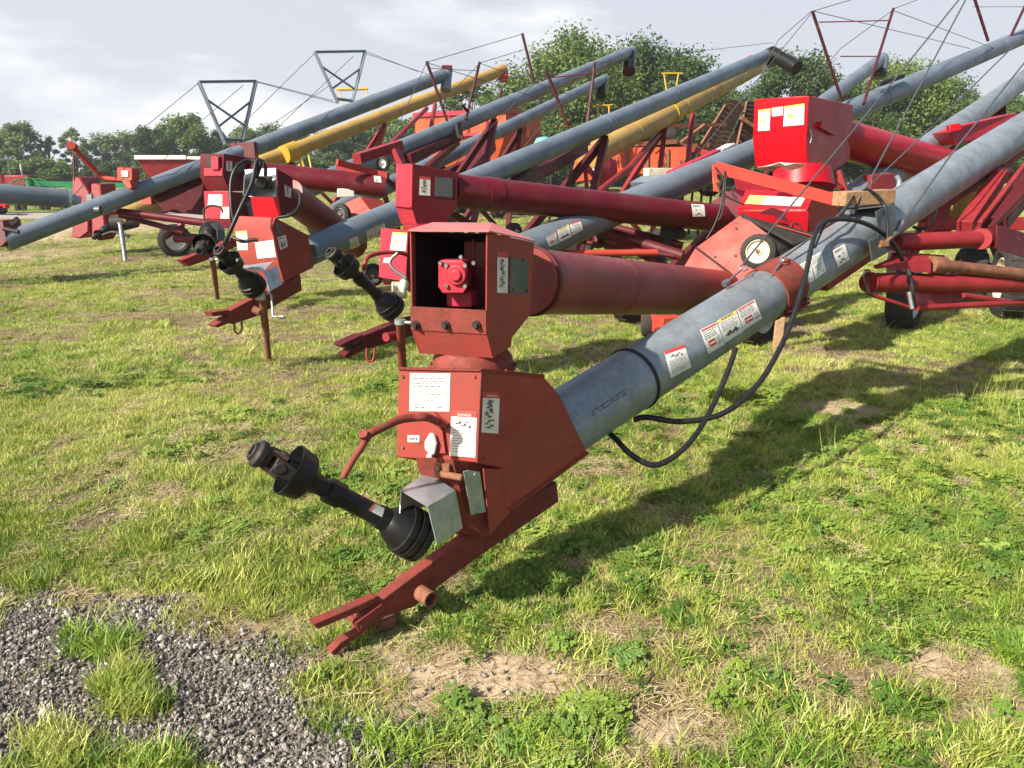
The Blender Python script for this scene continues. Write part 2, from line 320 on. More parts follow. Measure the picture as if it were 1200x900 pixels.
def wheel(parent, c, axis, r, wd, rim, name='wheel', rimr=0.6, hubc=None):
    """tyre with rounded shoulders and tread, dished rim, hub"""
    c = Vector(c); ax = Vector(axis).normalized(); h = wd/2
    t = MB(); t.lathe(c-ax*h, ax, [(0.12*wd, rimr*r), (0, 0.72*r), (0.06*wd, 0.9*r), (0.2*wd, r), (0.5*wd, r*1.01), (0.8*wd, r), (0.94*wd, 0.9*r), (wd, 0.72*r), (0.88*wd, rimr*r)], 32, caps=False)
    x = ax.orthogonal().normalized(); y = ax.cross(x)
    for k in range(22):
        a = 2*math.pi*k/22; d = x*math.cos(a)+y*math.sin(a)
        t.beam(c+d*r*0.96-ax*h*0.75, c+d*r*0.96+ax*h*0.75, 0.04*r, 0.12*r, up=d)
    g = MB(); g.lathe(c-ax*h, ax, [(0.12*wd, rimr*r), (0.1*wd, rimr*r*0.94), (0.3*wd, rimr*r*0.85), (0.36*wd, 0.25*r), (0.2*wd, 0.2*r), (0.2*wd, 0.06*r), (0.8*wd, 0.06*r), (0.8*wd, 0.2*r), (0.64*wd, 0.25*r), (0.7*wd, rimr*r*0.85), (0.9*wd, rimr*r*0.94), (0.88*wd, rimr*r)], 24, caps=False)
    w0 = g.build(name, rim, parent)
    t.build('tyre', M['rubber'], w0)
    hb = MB(); hb.cyl(c-ax*h*0.75, c+ax*h*0.75, 0.13*r, n=12)
    for k in range(5):
        a = 2*math.pi*k/5; d = x*math.cos(a)+y*math.sin(a); hb.cyl(c+d*0.2*r*0.9-ax*h*0.62, c+d*0.2*r*0.9+ax*h*0.62, 0.025*r, n=6)
    hb.build('hub', hubc or M['rust'], w0)
    return w0
def bolt(mb, p, n, r=0.009, h=0.01, m=0):
    mb.cyl(p, Vector(p)+Vector(n).normalized()*h, r, n=6, m=m)
def H(v): v = Vector(v); v.z = 0; return v.normalized()

# ================================================================== THE FOREGROUND AUGER
G_AUG = 'grain augers parked side by side in the yard'
A = P(670, 490, 3.25); C1 = P(1200, 152, 6.5)
AD = (C1-A).normalized(); t1 = H(AD); n1v = Vector((t1.y, -t1.x, 0))     # n1v: horizontal, to the near/right side
FAR = A+AD*13.5; R1 = 0.143
a1 = thing('grain_auger', 'nearest auger, faded red with open gearbox housing, its hitch resting on the grass', 'grain auger', ground(560, 690), G_AUG)
# --- main tube
s0 = (line_d(A, C1, 742)-A).length
mb = MB(); mb.lathe(A-AD*0.22, AD, [(0, R1), (0.22+s0, R1), (0.222+s0, R1-0.004), (6.1, R1-0.004), (13.5, R1-0.004)], 64)
TUBE = mb.build('auger_tube', M['galv'], a1)
mb = MB(); pass
mb.lathe(A+AD*(s0-0.012), AD, [(0, R1), (0, R1+0.007), (0.016, R1+0.007), (0.016, R1)], 48)
mb.build('strap', M['hose'], TUBE)
CT = Cyl(A, C1, R1-0.003)
decal('warning_decal', [(778, 412), (802, 404), (810, 430), (786, 443)], CT, TUBE, 'warn', 'torn white decal below the strap', seed=3)
decal('warning_decal', [(820, 387), (839, 377.5), (849, 403), (830, 415)], CT, TUBE, 'stop', 'white decal with a red stop sign', seed=4)
decal('warning_decal', [(840, 376), (862, 364), (871, 388), (849, 402)], CT, TUBE, 'warny', 'white decal with yellow heading', seed=5)
decal('warning_decal', [(863, 363), (884, 351), (893, 373), (871, 387)], CT, TUBE, 'stop', 'white decal next to the red collar', seed=6)
decal('number_decal', [(936, 311), (949, 303), (954, 328), (941, 336)], CT, TUBE, 'text', 'small white decal past the collar', seed=7)
decal('number_decal', [(949, 302), (962, 295), (968, 318), (955, 327)], CT, TUBE, 'text', 'small white decal past the collar', seed=8)
decal('number_decal', [(975, 294), (989, 286), (995, 304), (981, 313)], CT, TUBE, 'code', 'small white decal with black letters', seed=9, off=0.004)
# faint stencilled code on the tube, as perforated strokes
mb = MB()
for k in range(26):
    u = k/25; px = 694+u*40; py = 487-u*26
    if k in (5, 13): continue
    for j in range(3):
        if random.random() < 0.62:
            h = CT.hit(px+random.uniform(-.4, .4), py-j*2.6); mb.cyl(h+CT.nrm(h)*0.003, h+CT.nrm(h)*0.0052, 0.0028, n=6)
mb.build('stencilled_code', M['ink'], TUBE)
for sj in (6.4,):
    mb = MB(); mb.lathe(A+AD*sj, AD, [(0, R1-.004), (0, R1+.02), (0.01, R1+.02), (0.012, R1+.02), (0.022, R1+.02), (0.022, R1-.004)], 48)
    for k in range(12):
        an_ = k*math.pi/6; x_ = AD.cross(UPZ).normalized(); y_ = AD.cross(x_); q_ = A+AD*(sj-.012)+(x_*math.cos(an_)+y_*math.sin(an_))*(R1+.010); mb.cyl(q_, q_+AD*.046, 0.007, n=6)
    mb.build('tube_joint', M['zinc'], TUBE)
# --- red collar clamp
mb = MB(); s1 = (line_d(A, C1, 906)-A).length
mb.lathe(A+AD*(s1-0.10), AD, [(0, R1-0.004), (0, R1+0.006), (0.21, R1+0.006), (0.21, R1-0.004)], 48)
cc = A+AD*s1; ud = (UPZ-AD*AD.z).normalized(); nn = (n1v-AD*n1v.dot(AD)).normalized()
for sg, dn in ((1, 0.62), (1, -0.95), (-1, -0.3)):
    q = cc+nn*(sg*(R1+0.02)*math.sqrt(max(0, 1-min(abs(dn), .95)**2)))+ud*((R1+0.02)*dn)
mb.beam(cc+nn*(R1*0.86)-ud*0.075-AD*0.10, cc+nn*(R1*0.86)-ud*0.075+AD*0.12, 0.05, 0.008)
mb.beam(cc+nn*(R1*0.86)-ud*0.10-AD*0.10, cc+nn*(R1*0.86)-ud*0.10+AD*0.12, 0.05, 0.008)
for k in (-0.06, 0.02, 0.09): mb.cyl(cc+nn*(R1*0.98)-ud*0.06+AD*k, cc+nn*(R1*0.98)-ud*0.118+AD*k, 0.007, n=8)
mb.build('tube_collar', M['rustred'], a1)
# eye bolts and cables to the mast
def eyebolt(parent, base, tip, r=0.02):
    base, tip = Vector(base), Vector(tip); e = MB(); d = (tip-base).normalized(); e.cyl(base, tip, 0.006, n=8); e.cyl(base-d*.02, base+d*0.012, 0.017, n=6)
    x = d.orthogonal().normalized(); y = d.cross(x); c = tip+d*r
    e.tube([c+d*(math.cos(a)*r)+x*(math.sin(a)*r) for a in [2*math.pi*k/14 for k in range(15)]], 0.0045, n=6, smooth=False)
    return e.build('eye_bolt', M['steel'], parent)
e1a = P(851, 331, 3.92); e1b = P(869, 316, 3.98)
e2a = P(897, 335, 3.98); e2b = P(915, 307, 4.08)
eyebolt(a1, e1a, e1b); eyebolt(a1, e2a, e2b)
CB = [([P(871, 310, 3.99), P(880, 298, 4.05), P(1013, 137, 5.0), P(1200, -95, 6.9)], 0.0055),
      ([P(917, 303, 4.09), P(965, 268, 4.35), P(1013, 223, 4.7), P(1140, -16, 5.9), P(1185, -100, 6.6)], 0.0055),
      ([P(1008, 228, 4.9), P(1077, 163, 5.35), P(1200, 42, 6.3), P(1262, -20, 7)], 0.005),
      ([P(1056, 264, 4.85), P(1113, 183, 5.05), P(1200, 74, 6.0), P(1270, -10, 6.8)], 0.006)]
for pts, r in CB:
    mb = MB(); mb.tube(pts, r, n=6, smooth=False); mb.build('guy_cable', M['cable'], a1)
# turnbuckle & hook at the lower end of cable four
mb = MB(); mb.tube([P(1047, 275, 4.75), P(1053, 270, 4.78), P(1058, 258, 4.8)], 0.013, n=8);
mb.build('turnbuckle', M['steel'], a1)
# --- boot
w1 = P(467, 432, 2.76)-P(564, 434, 2.64)
SPL = Plane(P(563, 434, 2.64), n1v)
def S(pts, pl=None): return [(pl or SPL).hit(x, y) for x, y in pts]
side = S([(564, 434), (637, 441), (656, 463), (688, 530), (595, 599), (590, 548), (559, 542)])
wv = w1
mb = MB(); mb.prism(side, [p+wv for p in side])
BOOT = mb.build('boot_housing', M['red'], a1, bevel=0.003)
fr_pl = Plane(side[0], (side[6]-side[0]).cross(wv))
decal('instruction_decal', [(480.7, 437), (527.8, 437.5), (526.7, 482), (480, 481.5)], fr_pl, BOOT, 'text', 'large white text decal', seed=11)
decal('danger_decal', [(529.3, 481), (559, 483), (557, 536), (527, 534)], fr_pl, BOOT, 'warn', 'tall white warning decal', seed=12, title=('DANGER', 0.25, 0.10, 0.55, 'decal'))
decal('arrow_decal', [(478, 510), (491.5, 510), (491.5, 518), (478, 518)], fr_pl, BOOT, 'arrow', 'tiny white decal with arrows', seed=13)
decal('danger_decal', [(565.8, 459.5), (585.5, 460), (583.5, 508), (563.8, 506.5)], SPL, BOOT, 'pict', 'narrow decal with hand-in-auger picture', seed=14, title=('DANGER', 0.2, 0.11, 0.62, 'decal'))
# top flange lip, seams, small bolts of the boot
mb = MB(); fn = fr_pl.n
pA, pB = side[0], side[6]
mb.beam(pA+wv+fn*0.002+UPZ*0.002, pA+fn*0.002+UPZ*0.002, 0.014, 0.006)
mb.beam(side[0]+n1v*0.002+UPZ*.002-t1*.004, side[1]+n1v*0.002+UPZ*.002, 0.006, 0.012); mb.build('boot_flange', M['rustred'], BOOT); mb = MB()
mb.beam(side[3]+n1v*0.003, side[4]+n1v*0.003, 0.008, 0.014); mb.build('lower_seam', M['rustred'], BOOT)
for x, y in ((567, 537), (640, 470), (672, 522), (600, 588)): mb = MB(); bolt(mb, SPL.hit(x, y), n1v, 0.005, 0.005); mb.build('bolt', M['rustred'], BOOT)
mb = MB(); mb.tube([side[0]+n1v*.001, side[6]+n1v*.001], 0.0028, n=6, smooth=False); mb.build('edge_weld', M['rustred'], BOOT)
for px_, py_ in ((472, 441), (472, 524), (556, 441)):
    p_ = fr_pl.hit(px_, py_); mb = MB(); bolt(mb, p_, fn, 0.006, 0.006); mb.build('bolt', M['rust'], BOOT)
# lower gusset panels beneath the boot
IN = Plane(P(563, 434, 2.64)-n1v*0.03, n1v)
mb = MB()
g = S([(530, 538), (588, 545), (597, 601), (572, 630), (548, 612)], Plane(P(563, 434, 2.64)-n1v*0.035, n1v)); mb.ext(g, wv*0.45)
mb.build('shaded_lower_panel', M['rustred'], a1, bevel=0.003)  # darker red than the boot, shade beneath it put into the colour
gl = Plane(P(563, 434, 2.64)-n1v*0.008, n1v)
mb = MB(); mb.plate(S([(566, 549), (589, 550), (596, 601), (574, 626)], gl), 0.006); mb.build('gusset', M['red'], a1)
mb = MB(); pz = Plane(P(563, 434, 2.64)+n1v*0.002-t1*0.0, n1v)
q = S([(548, 551), (562, 553), (569, 600), (557, 602)], pz); mb.plate(q, 0.004)
q2 = [q[0], q[3], q[3]-t1*0.02+n1v*0.0, q[0]-t1*0.02]; mb.plate(q2, 0.004)
for x, y in ((556, 556), (560, 598)): bolt(mb, pz.hit(x, y), n1v, 0.009, 0.008)
mb.build('support_bracket', M['zinc'], a1, bevel=0.001)
mb = MB(); c0 = P(521, 549, 2.72); mb.box(c0, 0.06, 0.05, 0.055, math.radians(-20)); mb.cyl(c0-t1*0.03+UPZ*0.01, c0-t1*0.04+UPZ*0.01, 0.014)
mb.cyl(c0+UPZ*0.02-t1*0.02, c0-t1*0.034-UPZ*0.0, 0.01, n=8); mb.cyl(c0-t1*.03-UPZ*.01, c0+n1v*0.1-UPZ*0.005, 0.012)
mb.build('latch_block', M['rust'], a1, bevel=0.004)
# latch (silver) hanging on the front
mb = MB(); lf = [fr_pl.hit(x, y)+fn*0.02 for x, y in ((508, 505), (513, 506), (516.5, 517), (514, 530), (508, 531), (502, 524), (502, 515))]
mb.ext(lf, fn*0.012); lf2 = [fr_pl.hit(x, y)+fn*0.015 for x, y in ((505, 529), (511, 530), (511, 540), (502, 540))]; mb.ext(lf2, fn*0.02)
mb.build('clevis_latch', M['bsteel'], a1, bevel=0.004)
# bracket + handle bar + lever
mb = MB(); hp = [fr_pl.hit(515, 492)+fn*0.02, P(500, 489, 2.62), P(484, 489.5, 2.6), P(468, 492, 2.57), P(450, 500, 2.53), P(434, 508, 2.50), P(428, 514, 2.49)]
mb.tube(hp, 0.0145, n=12)
mb.build('handle_bar', M['rustred'], a1)
mb = MB(); mb.beam(fr_pl.hit(509, 485)+fn*0.01, fr_pl.hit(525, 498)+fn*0.01, 0.02, 0.02, up=fn); mb.cyl(fr_pl.hit(516, 492)+fn*0.02, fr_pl.hit(516, 492)+fn*0.045, 0.012, n=8)
mb.plate([fr_pl.hit(511, 494)+fn*.012, fr_pl.hit(519, 494)+fn*.012, fr_pl.hit(524, 530)+fn*.012, fr_pl.hit(517, 530)+fn*.012], 0.004)
mb.build('handle_bracket', M['red'], a1)
mb = MB(); mb.tube([P(428, 511, 2.49), P(425, 522, 2.485), P(413, 540, 2.47), P(402, 560, 2.46)], 0.011, n=10); mb.cyl(P(425, 508, 2.47), P(429, 515, 2.51), 0.015, n=12)
mb.build('control_lever', M['rustred'], a1)
# --- turntable and gearbox housing
sD = Vector((0.59, 0.807, 0)); wS = Vector((0.807, -0.59, 0)); Wd = 0.355
BR_ = P(570.5, 272.5, 2.6); BS = Plane(BR_, wS)
WB = P(479.5, 272.5, 2.68)-BR_; WB.z = 0
FN = Vector((WB.y, -WB.x, 0)).normalized()
FN = -FN if FN.dot(sD) < 0 else FN
BF = Plane(BR_, FN)
tcn_ = (side[0]+side[1])/2+wv*0.5; ztop = max(side[0].z, side[1].z)
tcp = P(554, 428, 2.9)
mb = MB(); mb.lathe(Vector((tcp.x, tcp.y, tcp.z-0.012)), UPZ, [(0, 0.163), (0.012, 0.163), (0.014, 0.152), (0.045, 0.150), (0.075, 0.13)], 40)
for k in range(10):
    a = k*0.628; mb.cyl(tcp+Vector((math.cos(a)*.158, math.sin(a)*.158, -0.003)), tcp+Vector((math.cos(a)*.158, math.sin(a)*.158, 0.012)), 0.008, n=6)
mb.build('turntable_ring', M['rustred'], a1, bevel=0.002)
fo = [BF.hit(x, y) for x, y in ((480, 272.5), (570.5, 272.5), (569.5, 363.5), (479, 362))]
lipb = [BF.hit(479.5, 390), BF.hit(570, 391.5)]
so = [BS.hit(x, y) for x, y in ((571, 272.5), (626, 284), (622.5, 367), (600, 396), (599, 406), (578, 420))]
bot_r = so[5]; Wv = WB
T = 0.006
mb = MB()
side_poly = [so[0], so[1], so[2], so[3], so[4], so[5], lipb[1]]
mb.ext(side_poly, -wS*T)                                    # right wall
lp = [p+Wv for p in side_poly]; mb.ext(lp, wS*T)             # left wall
mb.ext([so[1], so[2], so[2]+Wv, so[1]+Wv], -sD*T)            # back wall
mb.ext([so[2], so[3], so[3]+Wv, so[2]+Wv], -sD*T)
mb.ext([lipb[1], so[5], so[5]+Wv, lipb[1]+Wv], sD*T)         # slanted lower front
mb.ext([so[5], so[4], so[4]+Wv, so[5]+Wv], UPZ*T)
BOX = mb.build('gearbox_housing', M['red'], a1, bevel=0.0015)
mb = MB(); fr = [BF.hit(570, 363.5), BF.hit(570, 391.5)]
mb.ext([fr[0]-FN*.004, fr[1]-FN*.004, fr[1]+Wv-FN*.004, fr[0]+Wv-FN*.004], FN*0.006)
for x in (488, 523, 559):
    p = BF.hit(x, 380)-FN*0.003; m3 = MB(); m3.cyl(p, p-FN*0.010, 0.015, n=14); m3.cyl(p-FN*.010, p-FN*0.024, 0.010, n=6); m3.build('bolt', M['dark'], BOX)
mb.build('front_lip', M['rustred'], BOX)
mb = MB(); lidp = [P(478.5, 271, 2.67), P(573, 272, 2.585), P(628.5, 284, 2.86), P(577, 262.5, 3.0), P(507, 262, 2.98)]; mb.ext(lidp, UPZ*0.005)
mb.build('lid', M['lid'], BOX)
decal('danger_decal', [(582.5, 294.5), (595, 295.5), (594.5, 343.5), (582, 343)], BS, BOX, 'pict', 'narrow white decal with black figure', seed=21)
mb = MB(); mb.ext([BS.hit(x, y)+wS*0.001 for x, y in ((597, 302), (618, 304), (617, 345), (596.5, 344))], wS*0.004)
for x, y in ((600, 340), (616, 341), (612, 305)): bolt(mb, BS.hit(x, y)+wS*0.004, wS, 0.006, 0.008)
mb.build('inspection_plate', M['dplate'], BOX)
# near-black shell added inside the open box, shade and grime in its colour
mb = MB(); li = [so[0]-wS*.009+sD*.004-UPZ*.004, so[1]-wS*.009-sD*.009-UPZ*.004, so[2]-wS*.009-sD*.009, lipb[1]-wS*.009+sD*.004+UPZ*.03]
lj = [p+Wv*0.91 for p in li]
mb.add(li+lj, [[0, 1, 2, 3], [4, 5, 6, 7], [1, 2, 6, 5], [0, 1, 5, 4], [2, 3, 7, 6]]); mb.build('inner_shade_shell', M['inner'], BOX, smooth=False)
# gearbox casting inside
def BI(x, y, k): return Plane(BR_+FN*k, FN).hit(x, y)
mb = MB(); q = [BI(x, y, 0.12) for x, y in ((521, 303), (549, 303), (553, 310), (553, 335), (549, 342), (524, 342), (519, 334), (519, 310))]
mb.ext(q, -FN*0.05); mb.ext([BI(x, y, 0.13) for x, y in ((522, 340), (552, 340), (553, 360), (523, 360))], sD*0.04)
cg = BI(536, 322, 0.07); mb.cyl(cg, cg-FN*0.014, 0.038, n=28); mb.cyl(cg, cg-FN*0.024, 0.022, n=28)
GB = mb.build('gearbox', M['bright'], BOX, bevel=0.006)
GB.data.materials[0] = M['maroonlit']
for x, y in ((524, 311), (546, 311), (524, 335), (546, 335), (517, 308), (556, 308), (541, 301)): p = BI(x, y, 0.07); mb = MB(); mb.cyl(p, p-FN*0.012, 0.0075, n=6); mb.build('bolt', M['steel'], GB)
for p_, q_ in (((519, 275), (519, 360)), ((555, 275), (555, 360)), ((484, 315), (568, 315))): mb = MB(); mb.cyl(BI(*p_, .17), BI(*q_, .17), 0.004, n=6); mb.build('inner_rod', M['frame'], BOX)
# swing tube
swa = P(624, 330, 3.12); swb = P(846, 343, 4.75); swd = (swb-swa).normalized(); RS = 0.1335
mb = MB(); mb.lathe(swa-swd*0.03, swd, [(0, RS), (0.7, RS), (0.7, RS+0.001), ((swb-swa).length+0.05, RS+0.001)], 64)
SW = mb.build('swing_tube', M['redtube'], a1)
mb = MB(); mb.lathe(swa-swd*0.012, swd, [(0, RS), (0, RS+0.008), (0.02, RS+0.008), (0.02, RS)], 40); mb.build('tube_flange', M['dframe'], SW)
# --- intake hopper at the end of the swing tube
HPn = Vector((-0.45, -0.8, 0.42)).normalized(); hp0 = P(860, 300, 4.7); HP = Plane(hp0, HPn)
hop = thing  # alias unused
mb = MB(); back = Vector((0.35, 0.42, -0.12))
f1 = [HP.hit(x, y) for x, y in ((817, 290), (869, 252), (899, 274), (905, 330), (870, 350), (838, 345))]
mb.plate(f1, 0.006)
f2 = [HP.hit(817, 290), HP.hit(838, 345), HP.hit(838, 345)+Vector((-.12, .05, -.1)), HP.hit(803, 314)]
mb.plate([HP.hit(x, y)-HPn*-0.01 for x, y in ((816, 291), (856, 322), (845, 342), (803, 312))], 0.006)
mb.plate([HP.hit(869, 252), HP.hit(869, 252)+back, HP.hit(899, 274)+back+Vector((.35, 0, -.05)), HP.hit(899, 274)+Vector((.30, 0, -.02))], 0.006)
mb.plate([HP.hit(817, 290), HP.hit(869, 252), HP.hit(869, 252)+back, HP.hit(817, 290)+back], 0.006)
HOP = mb.build('intake_hopper', M['ored'], a1)
mb = MB()
mb.plate([HP.hit(870, 253)+HPn*.01, HP.hit(899, 275)+Vector((.32, .02, .0)), HP.hit(899, 275)+Vector((.32, .1, -.25)), HP.hit(885, 285)+Vector((.0, .1, -.12))], 0.006)
mb.beam(HP.hit(869, 252)+HPn*.015, HP.hit(936, 286)+Vector((0, 0.1, 0)), 0.02, 0.02)
mb.tube([HP.hit(816, 291)+HPn*0.015, HP.hit(856, 321)+HPn*.015], 0.008, n=6)
for x, y in ((863, 268), (838, 301), (862, 300), (845, 315)): bolt(mb, HP.hit(x, y)+HPn*.003, HPn, 0.008, 0.008)
mb.build('hopper_rim', M['dark'], HOP)
mb = MB(); hx = P(780, 377, 4.9); mb.box(hx, 0.2, 0.3, 0.11, 0.3); mb.beam(P(767, 386, 4.8), P(800, 366, 4.8), 0.03, 0.03); mb.build('hopper_lower_frame', M['ored'], HOP, bevel=0.004)
wheel(HOP, P(760, 379, 4.95), (0.9, -0.3, 0), 0.085, 0.08, M['whiterim'], 'caster_wheel')
wheel(HOP, P(889, 295, 4.35), Vector((-0.5, -0.85, 0.15)), 0.098, 0.07, M['cream'], 'caster_wheel', rimr=0.68)
# --- hoist arm over the tube with chain
mb = MB(); ha, hb_ = P(838, 196, 4.9), P(985, 236, 4.75); mb.beam(ha, hb_, 0.05, 0.075); mb.beam(P(837, 193, 4.9), P(838, 215, 4.88), 0.03, 0.02, up=Vector((0, 1, 0)))
mb.build('hoist_arm', M['ored'], a1, bevel=0.004)
mb = MB(); mb.plate([P(835, 208, 4.87), P(842, 210, 4.87), P(843, 226, 4.87), P(836, 224, 4.87)], 0.012); mb.build('pulley_block', M['orange'], a1, bevel=0.004)
mb = MB()
for pts in ([(840, 214), (848, 228), (872, 240)], [(838, 196), (848, 212), (845, 240), (838, 262), (828, 280)], [(849, 200), (850, 222), (846, 250), (842, 258)], [(862, 215), (858, 226), (864, 233)]):
    mb.tube([P(x, y, 4.86) for x, y in pts], 0.006, n=6)
mb.build('chain', M['dark'], a1)
# --- hydraulic hoses
def hose(pts, r, parent, m='hose', name='hydraulic_hose'):
    b = MB(); b.tube([P(*p) for p in pts], r, n=10, sub=8); return b.build(name, M[m], parent)
hose([(1058, 305, 4.7), (1046, 285, 4.6), (1030, 270, 4.5), (1005, 259, 4.4), (978, 257, 4.3), (962, 263, 4.25), (952, 285, 4.15), (945, 318, 4.05), (934, 358, 3.95), (918, 400, 3.85), (890, 448, 3.7), (850, 483, 3.55), (800, 494, 3.5), (758, 489, 3.52), (744, 492, 3.5)], 0.0135, a1)
hose([(862, 408, 3.75), (855, 430, 3.7), (838, 470, 3.6), (815, 510, 3.45), (790, 535, 3.35), (765, 545, 3.3), (740, 533, 3.3), (722, 515, 3.35), (713, 507, 3.4)], 0.013, a1)
hose([(1000, 251, 4.6), (1012, 224, 4.6), (1024, 226, 4.6), (1036, 240, 4.6), (1040, 262, 4.55), (1040, 290, 4.5)], 0.009, a1)
hose([(1002, 228, 4.6), (985, 252, 4.4), (968, 262, 4.3), (955, 290, 4.12)], 0.007, a1)
# --- hitch bar
HPL = Plane(P(563, 434, 2.64)-n1v*0.115, n1v)
bar = S([(446, 704), (500, 664), (560, 622), (594, 600), (652.5, 565), (655, 588), (575, 643), (520, 683), (486, 711), (452, 723), (420, 745), (424, 722)], HPL)
mb = MB(); mb.ext(bar, -n1v*0.05)
HB = mb.build('hitch_bar', M['rustred'], a1, bevel=0.004)
mb = MB()
up1 = S([(366, 731), (412, 712), (440, 699), (446, 703), (420, 717), (372, 737)], HPL)
mb.ext([p+n1v*0.004 for p in up1], -n1v*0.04)
lo1 = S([(387, 764), (400, 751), (420, 740), (428, 728), (446, 708), (449, 715), (424, 742), (391, 768)], HPL)
mb.ext([p+n1v*0.004 for p in lo1], -n1v*0.035)
mb.ext([p+n1v*0.012 for p in S([(413, 728), (445, 705), (448, 712), (418, 740)], HPL)], n1v*0.006)
pp = HPL.hit(422, 732)+n1v*0.02; mb.cyl(pp, pp-n1v*0.12, 0.012, n=12)
mb.build('clevis', M['rustred'], HB, bevel=0.003)
mb = MB(); pc = HPL.hit(492, 694); mb.lathe(pc-n1v*0.12, n1v, [(0, 0.030), (0.19, 0.030), (0.19, 0.024), (0.15, 0.024)], 28)
mb.build('hitch_stub', M['rust'], HB)
mb = MB(); mb.box(ground(440, 742)+Vector((0, .05, .02)), 0.12, 0.1, 0.045, 0.5); mb.build('hitch_skid', M['rust'], HB, bevel=0.008)
# --- zinc hood over the driveline
mb = MB(); q = [P(470, 575, 2.62), P(500, 553, 2.8), P(533.5, 575, 2.66), P(501, 594, 2.5)]
dn = P(512, 639, 2.52)-q[3]; dnR = P(542, 619, 2.68)-q[2]; dl = P(468, 606, 2.60)-q[0]; dlb = P(505, 590, 2.8)-q[1]
mb.plate(q, 0.003); mb.plate([q[3], q[2], q[2]+dnR, q[3]+dn], 0.003); mb.plate([q[0], q[1], q[1]+dlb, q[0]+dl], 0.003); 
mb.build('drive_hood', M['zinc'], a1)
# --- PTO driveline
def driveline(parent, j, y, R, tubeR, name='pto_driveline', deco=True):
    j, y = Vector(j), Vector(y); d = (y-j).normalized(); Ln = (y-j).length
    b = MB(); b.lathe(j+d*0.02, d, [(0, tubeR*1.15), (Ln*0.15, tubeR*1.15), (Ln*0.16, tubeR), (Ln*0.5, tubeR), (Ln*0.51, tubeR*1.25), (Ln*0.62, tubeR*1.25), (Ln*0.63, tubeR*0.92), (Ln*0.84, tubeR*0.92)], 28)
    root = b.build(name, M['black'], parent)
    b = MB(); q_ = R/0.1
    pr = [(-0.075, .80), (-0.07, .97), (-0.045, 1.0), (-0.043, .93), (-0.032, .92), (-0.03, 1.0), (-0.008, 1.0), (-0.006, .92), (0.004, .91), (0.006, .97), (0.028, .95), (0.03, .87), (0.05, .78), (0.075, .66), (0.095, .52), (0.1, .47), (0.14, .44)]
    b.lathe(j, d, [(a_*q_, c_*R) for a_, c_ in pr], 40, caps=True); b.build('shield_cone', M['black'], root)
    b = MB(); c = y-d*(0.06*R/0.1)
    kk = R/0.1
    b.lathe(c-d*0.085*kk, d, [(0, tubeR), (0.02*kk, tubeR*1.15), (0.05*kk, R*0.84), (0.12*kk, R*0.96), (0.12*kk, R*0.92), (0.05*kk, R*0.78), (0.035*kk, tubeR*0.9)], 36, caps=False)
    b.build('shield_bell', M['black'], root)
    b = MB(); x = d.cross(UPZ).normalized(); u = x.cross(d)
    b.cyl(c-d*0.04*kk, c+d*0.05*kk, R*0.36, n=16)
    for sx in (-1, 1): b.beam(c+d*0.02*kk+x*sx*R*0.38, c+d*0.10*kk+x*sx*R*0.38, R*0.22, R*0.56, up=u); b.cyl(c+d*0.075*kk+x*sx*R*0.26, c+d*0.075*kk+x*sx*R*0.52, R*0.22, n=14)
    b.build('yoke', M['dark'], root, bevel=0.003)
    b = MB(); b.cyl(c+d*0.075*kk-u*R*0.46, c+d*0.075*kk+u*R*0.46, R*0.21, n=14)
    for su in (-1, 1): b.beam(c+d*0.06*kk+u*su*R*0.36, c+d*0.125*kk+u*su*R*0.30, R*0.5, R*0.2, up=u)
    b.build('cross_joint', M['discs'] if deco else M['dark'], root, bevel=0.003)
    b = MB(); b.lathe(c+d*0.115*kk, d, [(0, R*0.36), (0.022*kk, R*0.42), (0.024*kk, R*0.48), (0.045*kk, R*0.5), (0.052*kk, R*0.44), (0.054*kk, R*0.35), (0.068*kk, R*0.32), (0.068*kk, R*0.2), (0.04*kk, R*0.2)], 24)
    b.build('collar', M['dark'], root, bevel=0.002)
    return root, j, d, Ln
DL, dj, dd, dL = driveline(a1, P(477, 622, 2.66), P(331, 546, 2.43), 0.090, 0.034)
hj = dj+dd*(dL*0.16)
sf = Cyl(dj, dj+dd, 0.037)
decal('driveline_decal', [(432, 598), (438, 590), (454, 598), (448, 606)], Cyl(dj, dj+dd, 0.0355), DL, 'warn', 'red and white sticker', seed=31)
mb = MB(); mb.tube([P(325, 548, 2.35), P(335, 556, 2.33), P(340, 548, 2.33), P(352, 530, 2.36)], 0.002, n=6)

# --- undercarriage on the right
D = 5.0
mb = MB()
def cylp(b, p, q, r, n=16, m=0): b.cyl(P(*p), P(*q), r, n=n, m=m)
cylp(mb, (1050, 284, 5.0), (1152, 280, 5.2), 0.058, 28)
mb.cyl(P(1149, 280, 5.15), P(1153, 280, 5.2), 0.07, n=20)
UC = mb.build('axle_tube', M['frame'], a1)
mb = MB(); cylp(mb, (1019, 331, 4.75), (1230, 333, 5.2), 0.060, 28); mb.cyl(P(1018, 331, 4.74), P(1021, 331, 4.76), 0.063, n=24); mb.build('lower_axle_tube', M['frame'], a1)
mb = MB(); mb.lathe(P(1091, 310, 4.85), P(1230, 325, 5.1)-P(1091, 310, 4.85), [(0, 0.056), (0.1, 0.056), (0.14, 0.04), (1.0, 0.036)], 24, rel=True); mb.build('lift_cylinder', M['rust'], a1)
mb = MB(); q = [P(1024, 311, 4.7), P(1057, 297, 5.0), P(1090, 297, 5.2), P(1090, 304, 4.8), P(1026, 313, 4.7)]
mb.ext(q, (0, 0, -0.012)); mb.ext([P(1026, 312, 4.7), P(1091, 304, 4.8), P(1091, 320, 4.8), P(1060, 318, 4.76)], (0.005, 0.012, 0))
mb.build('track_plate', M['frame'], a1)
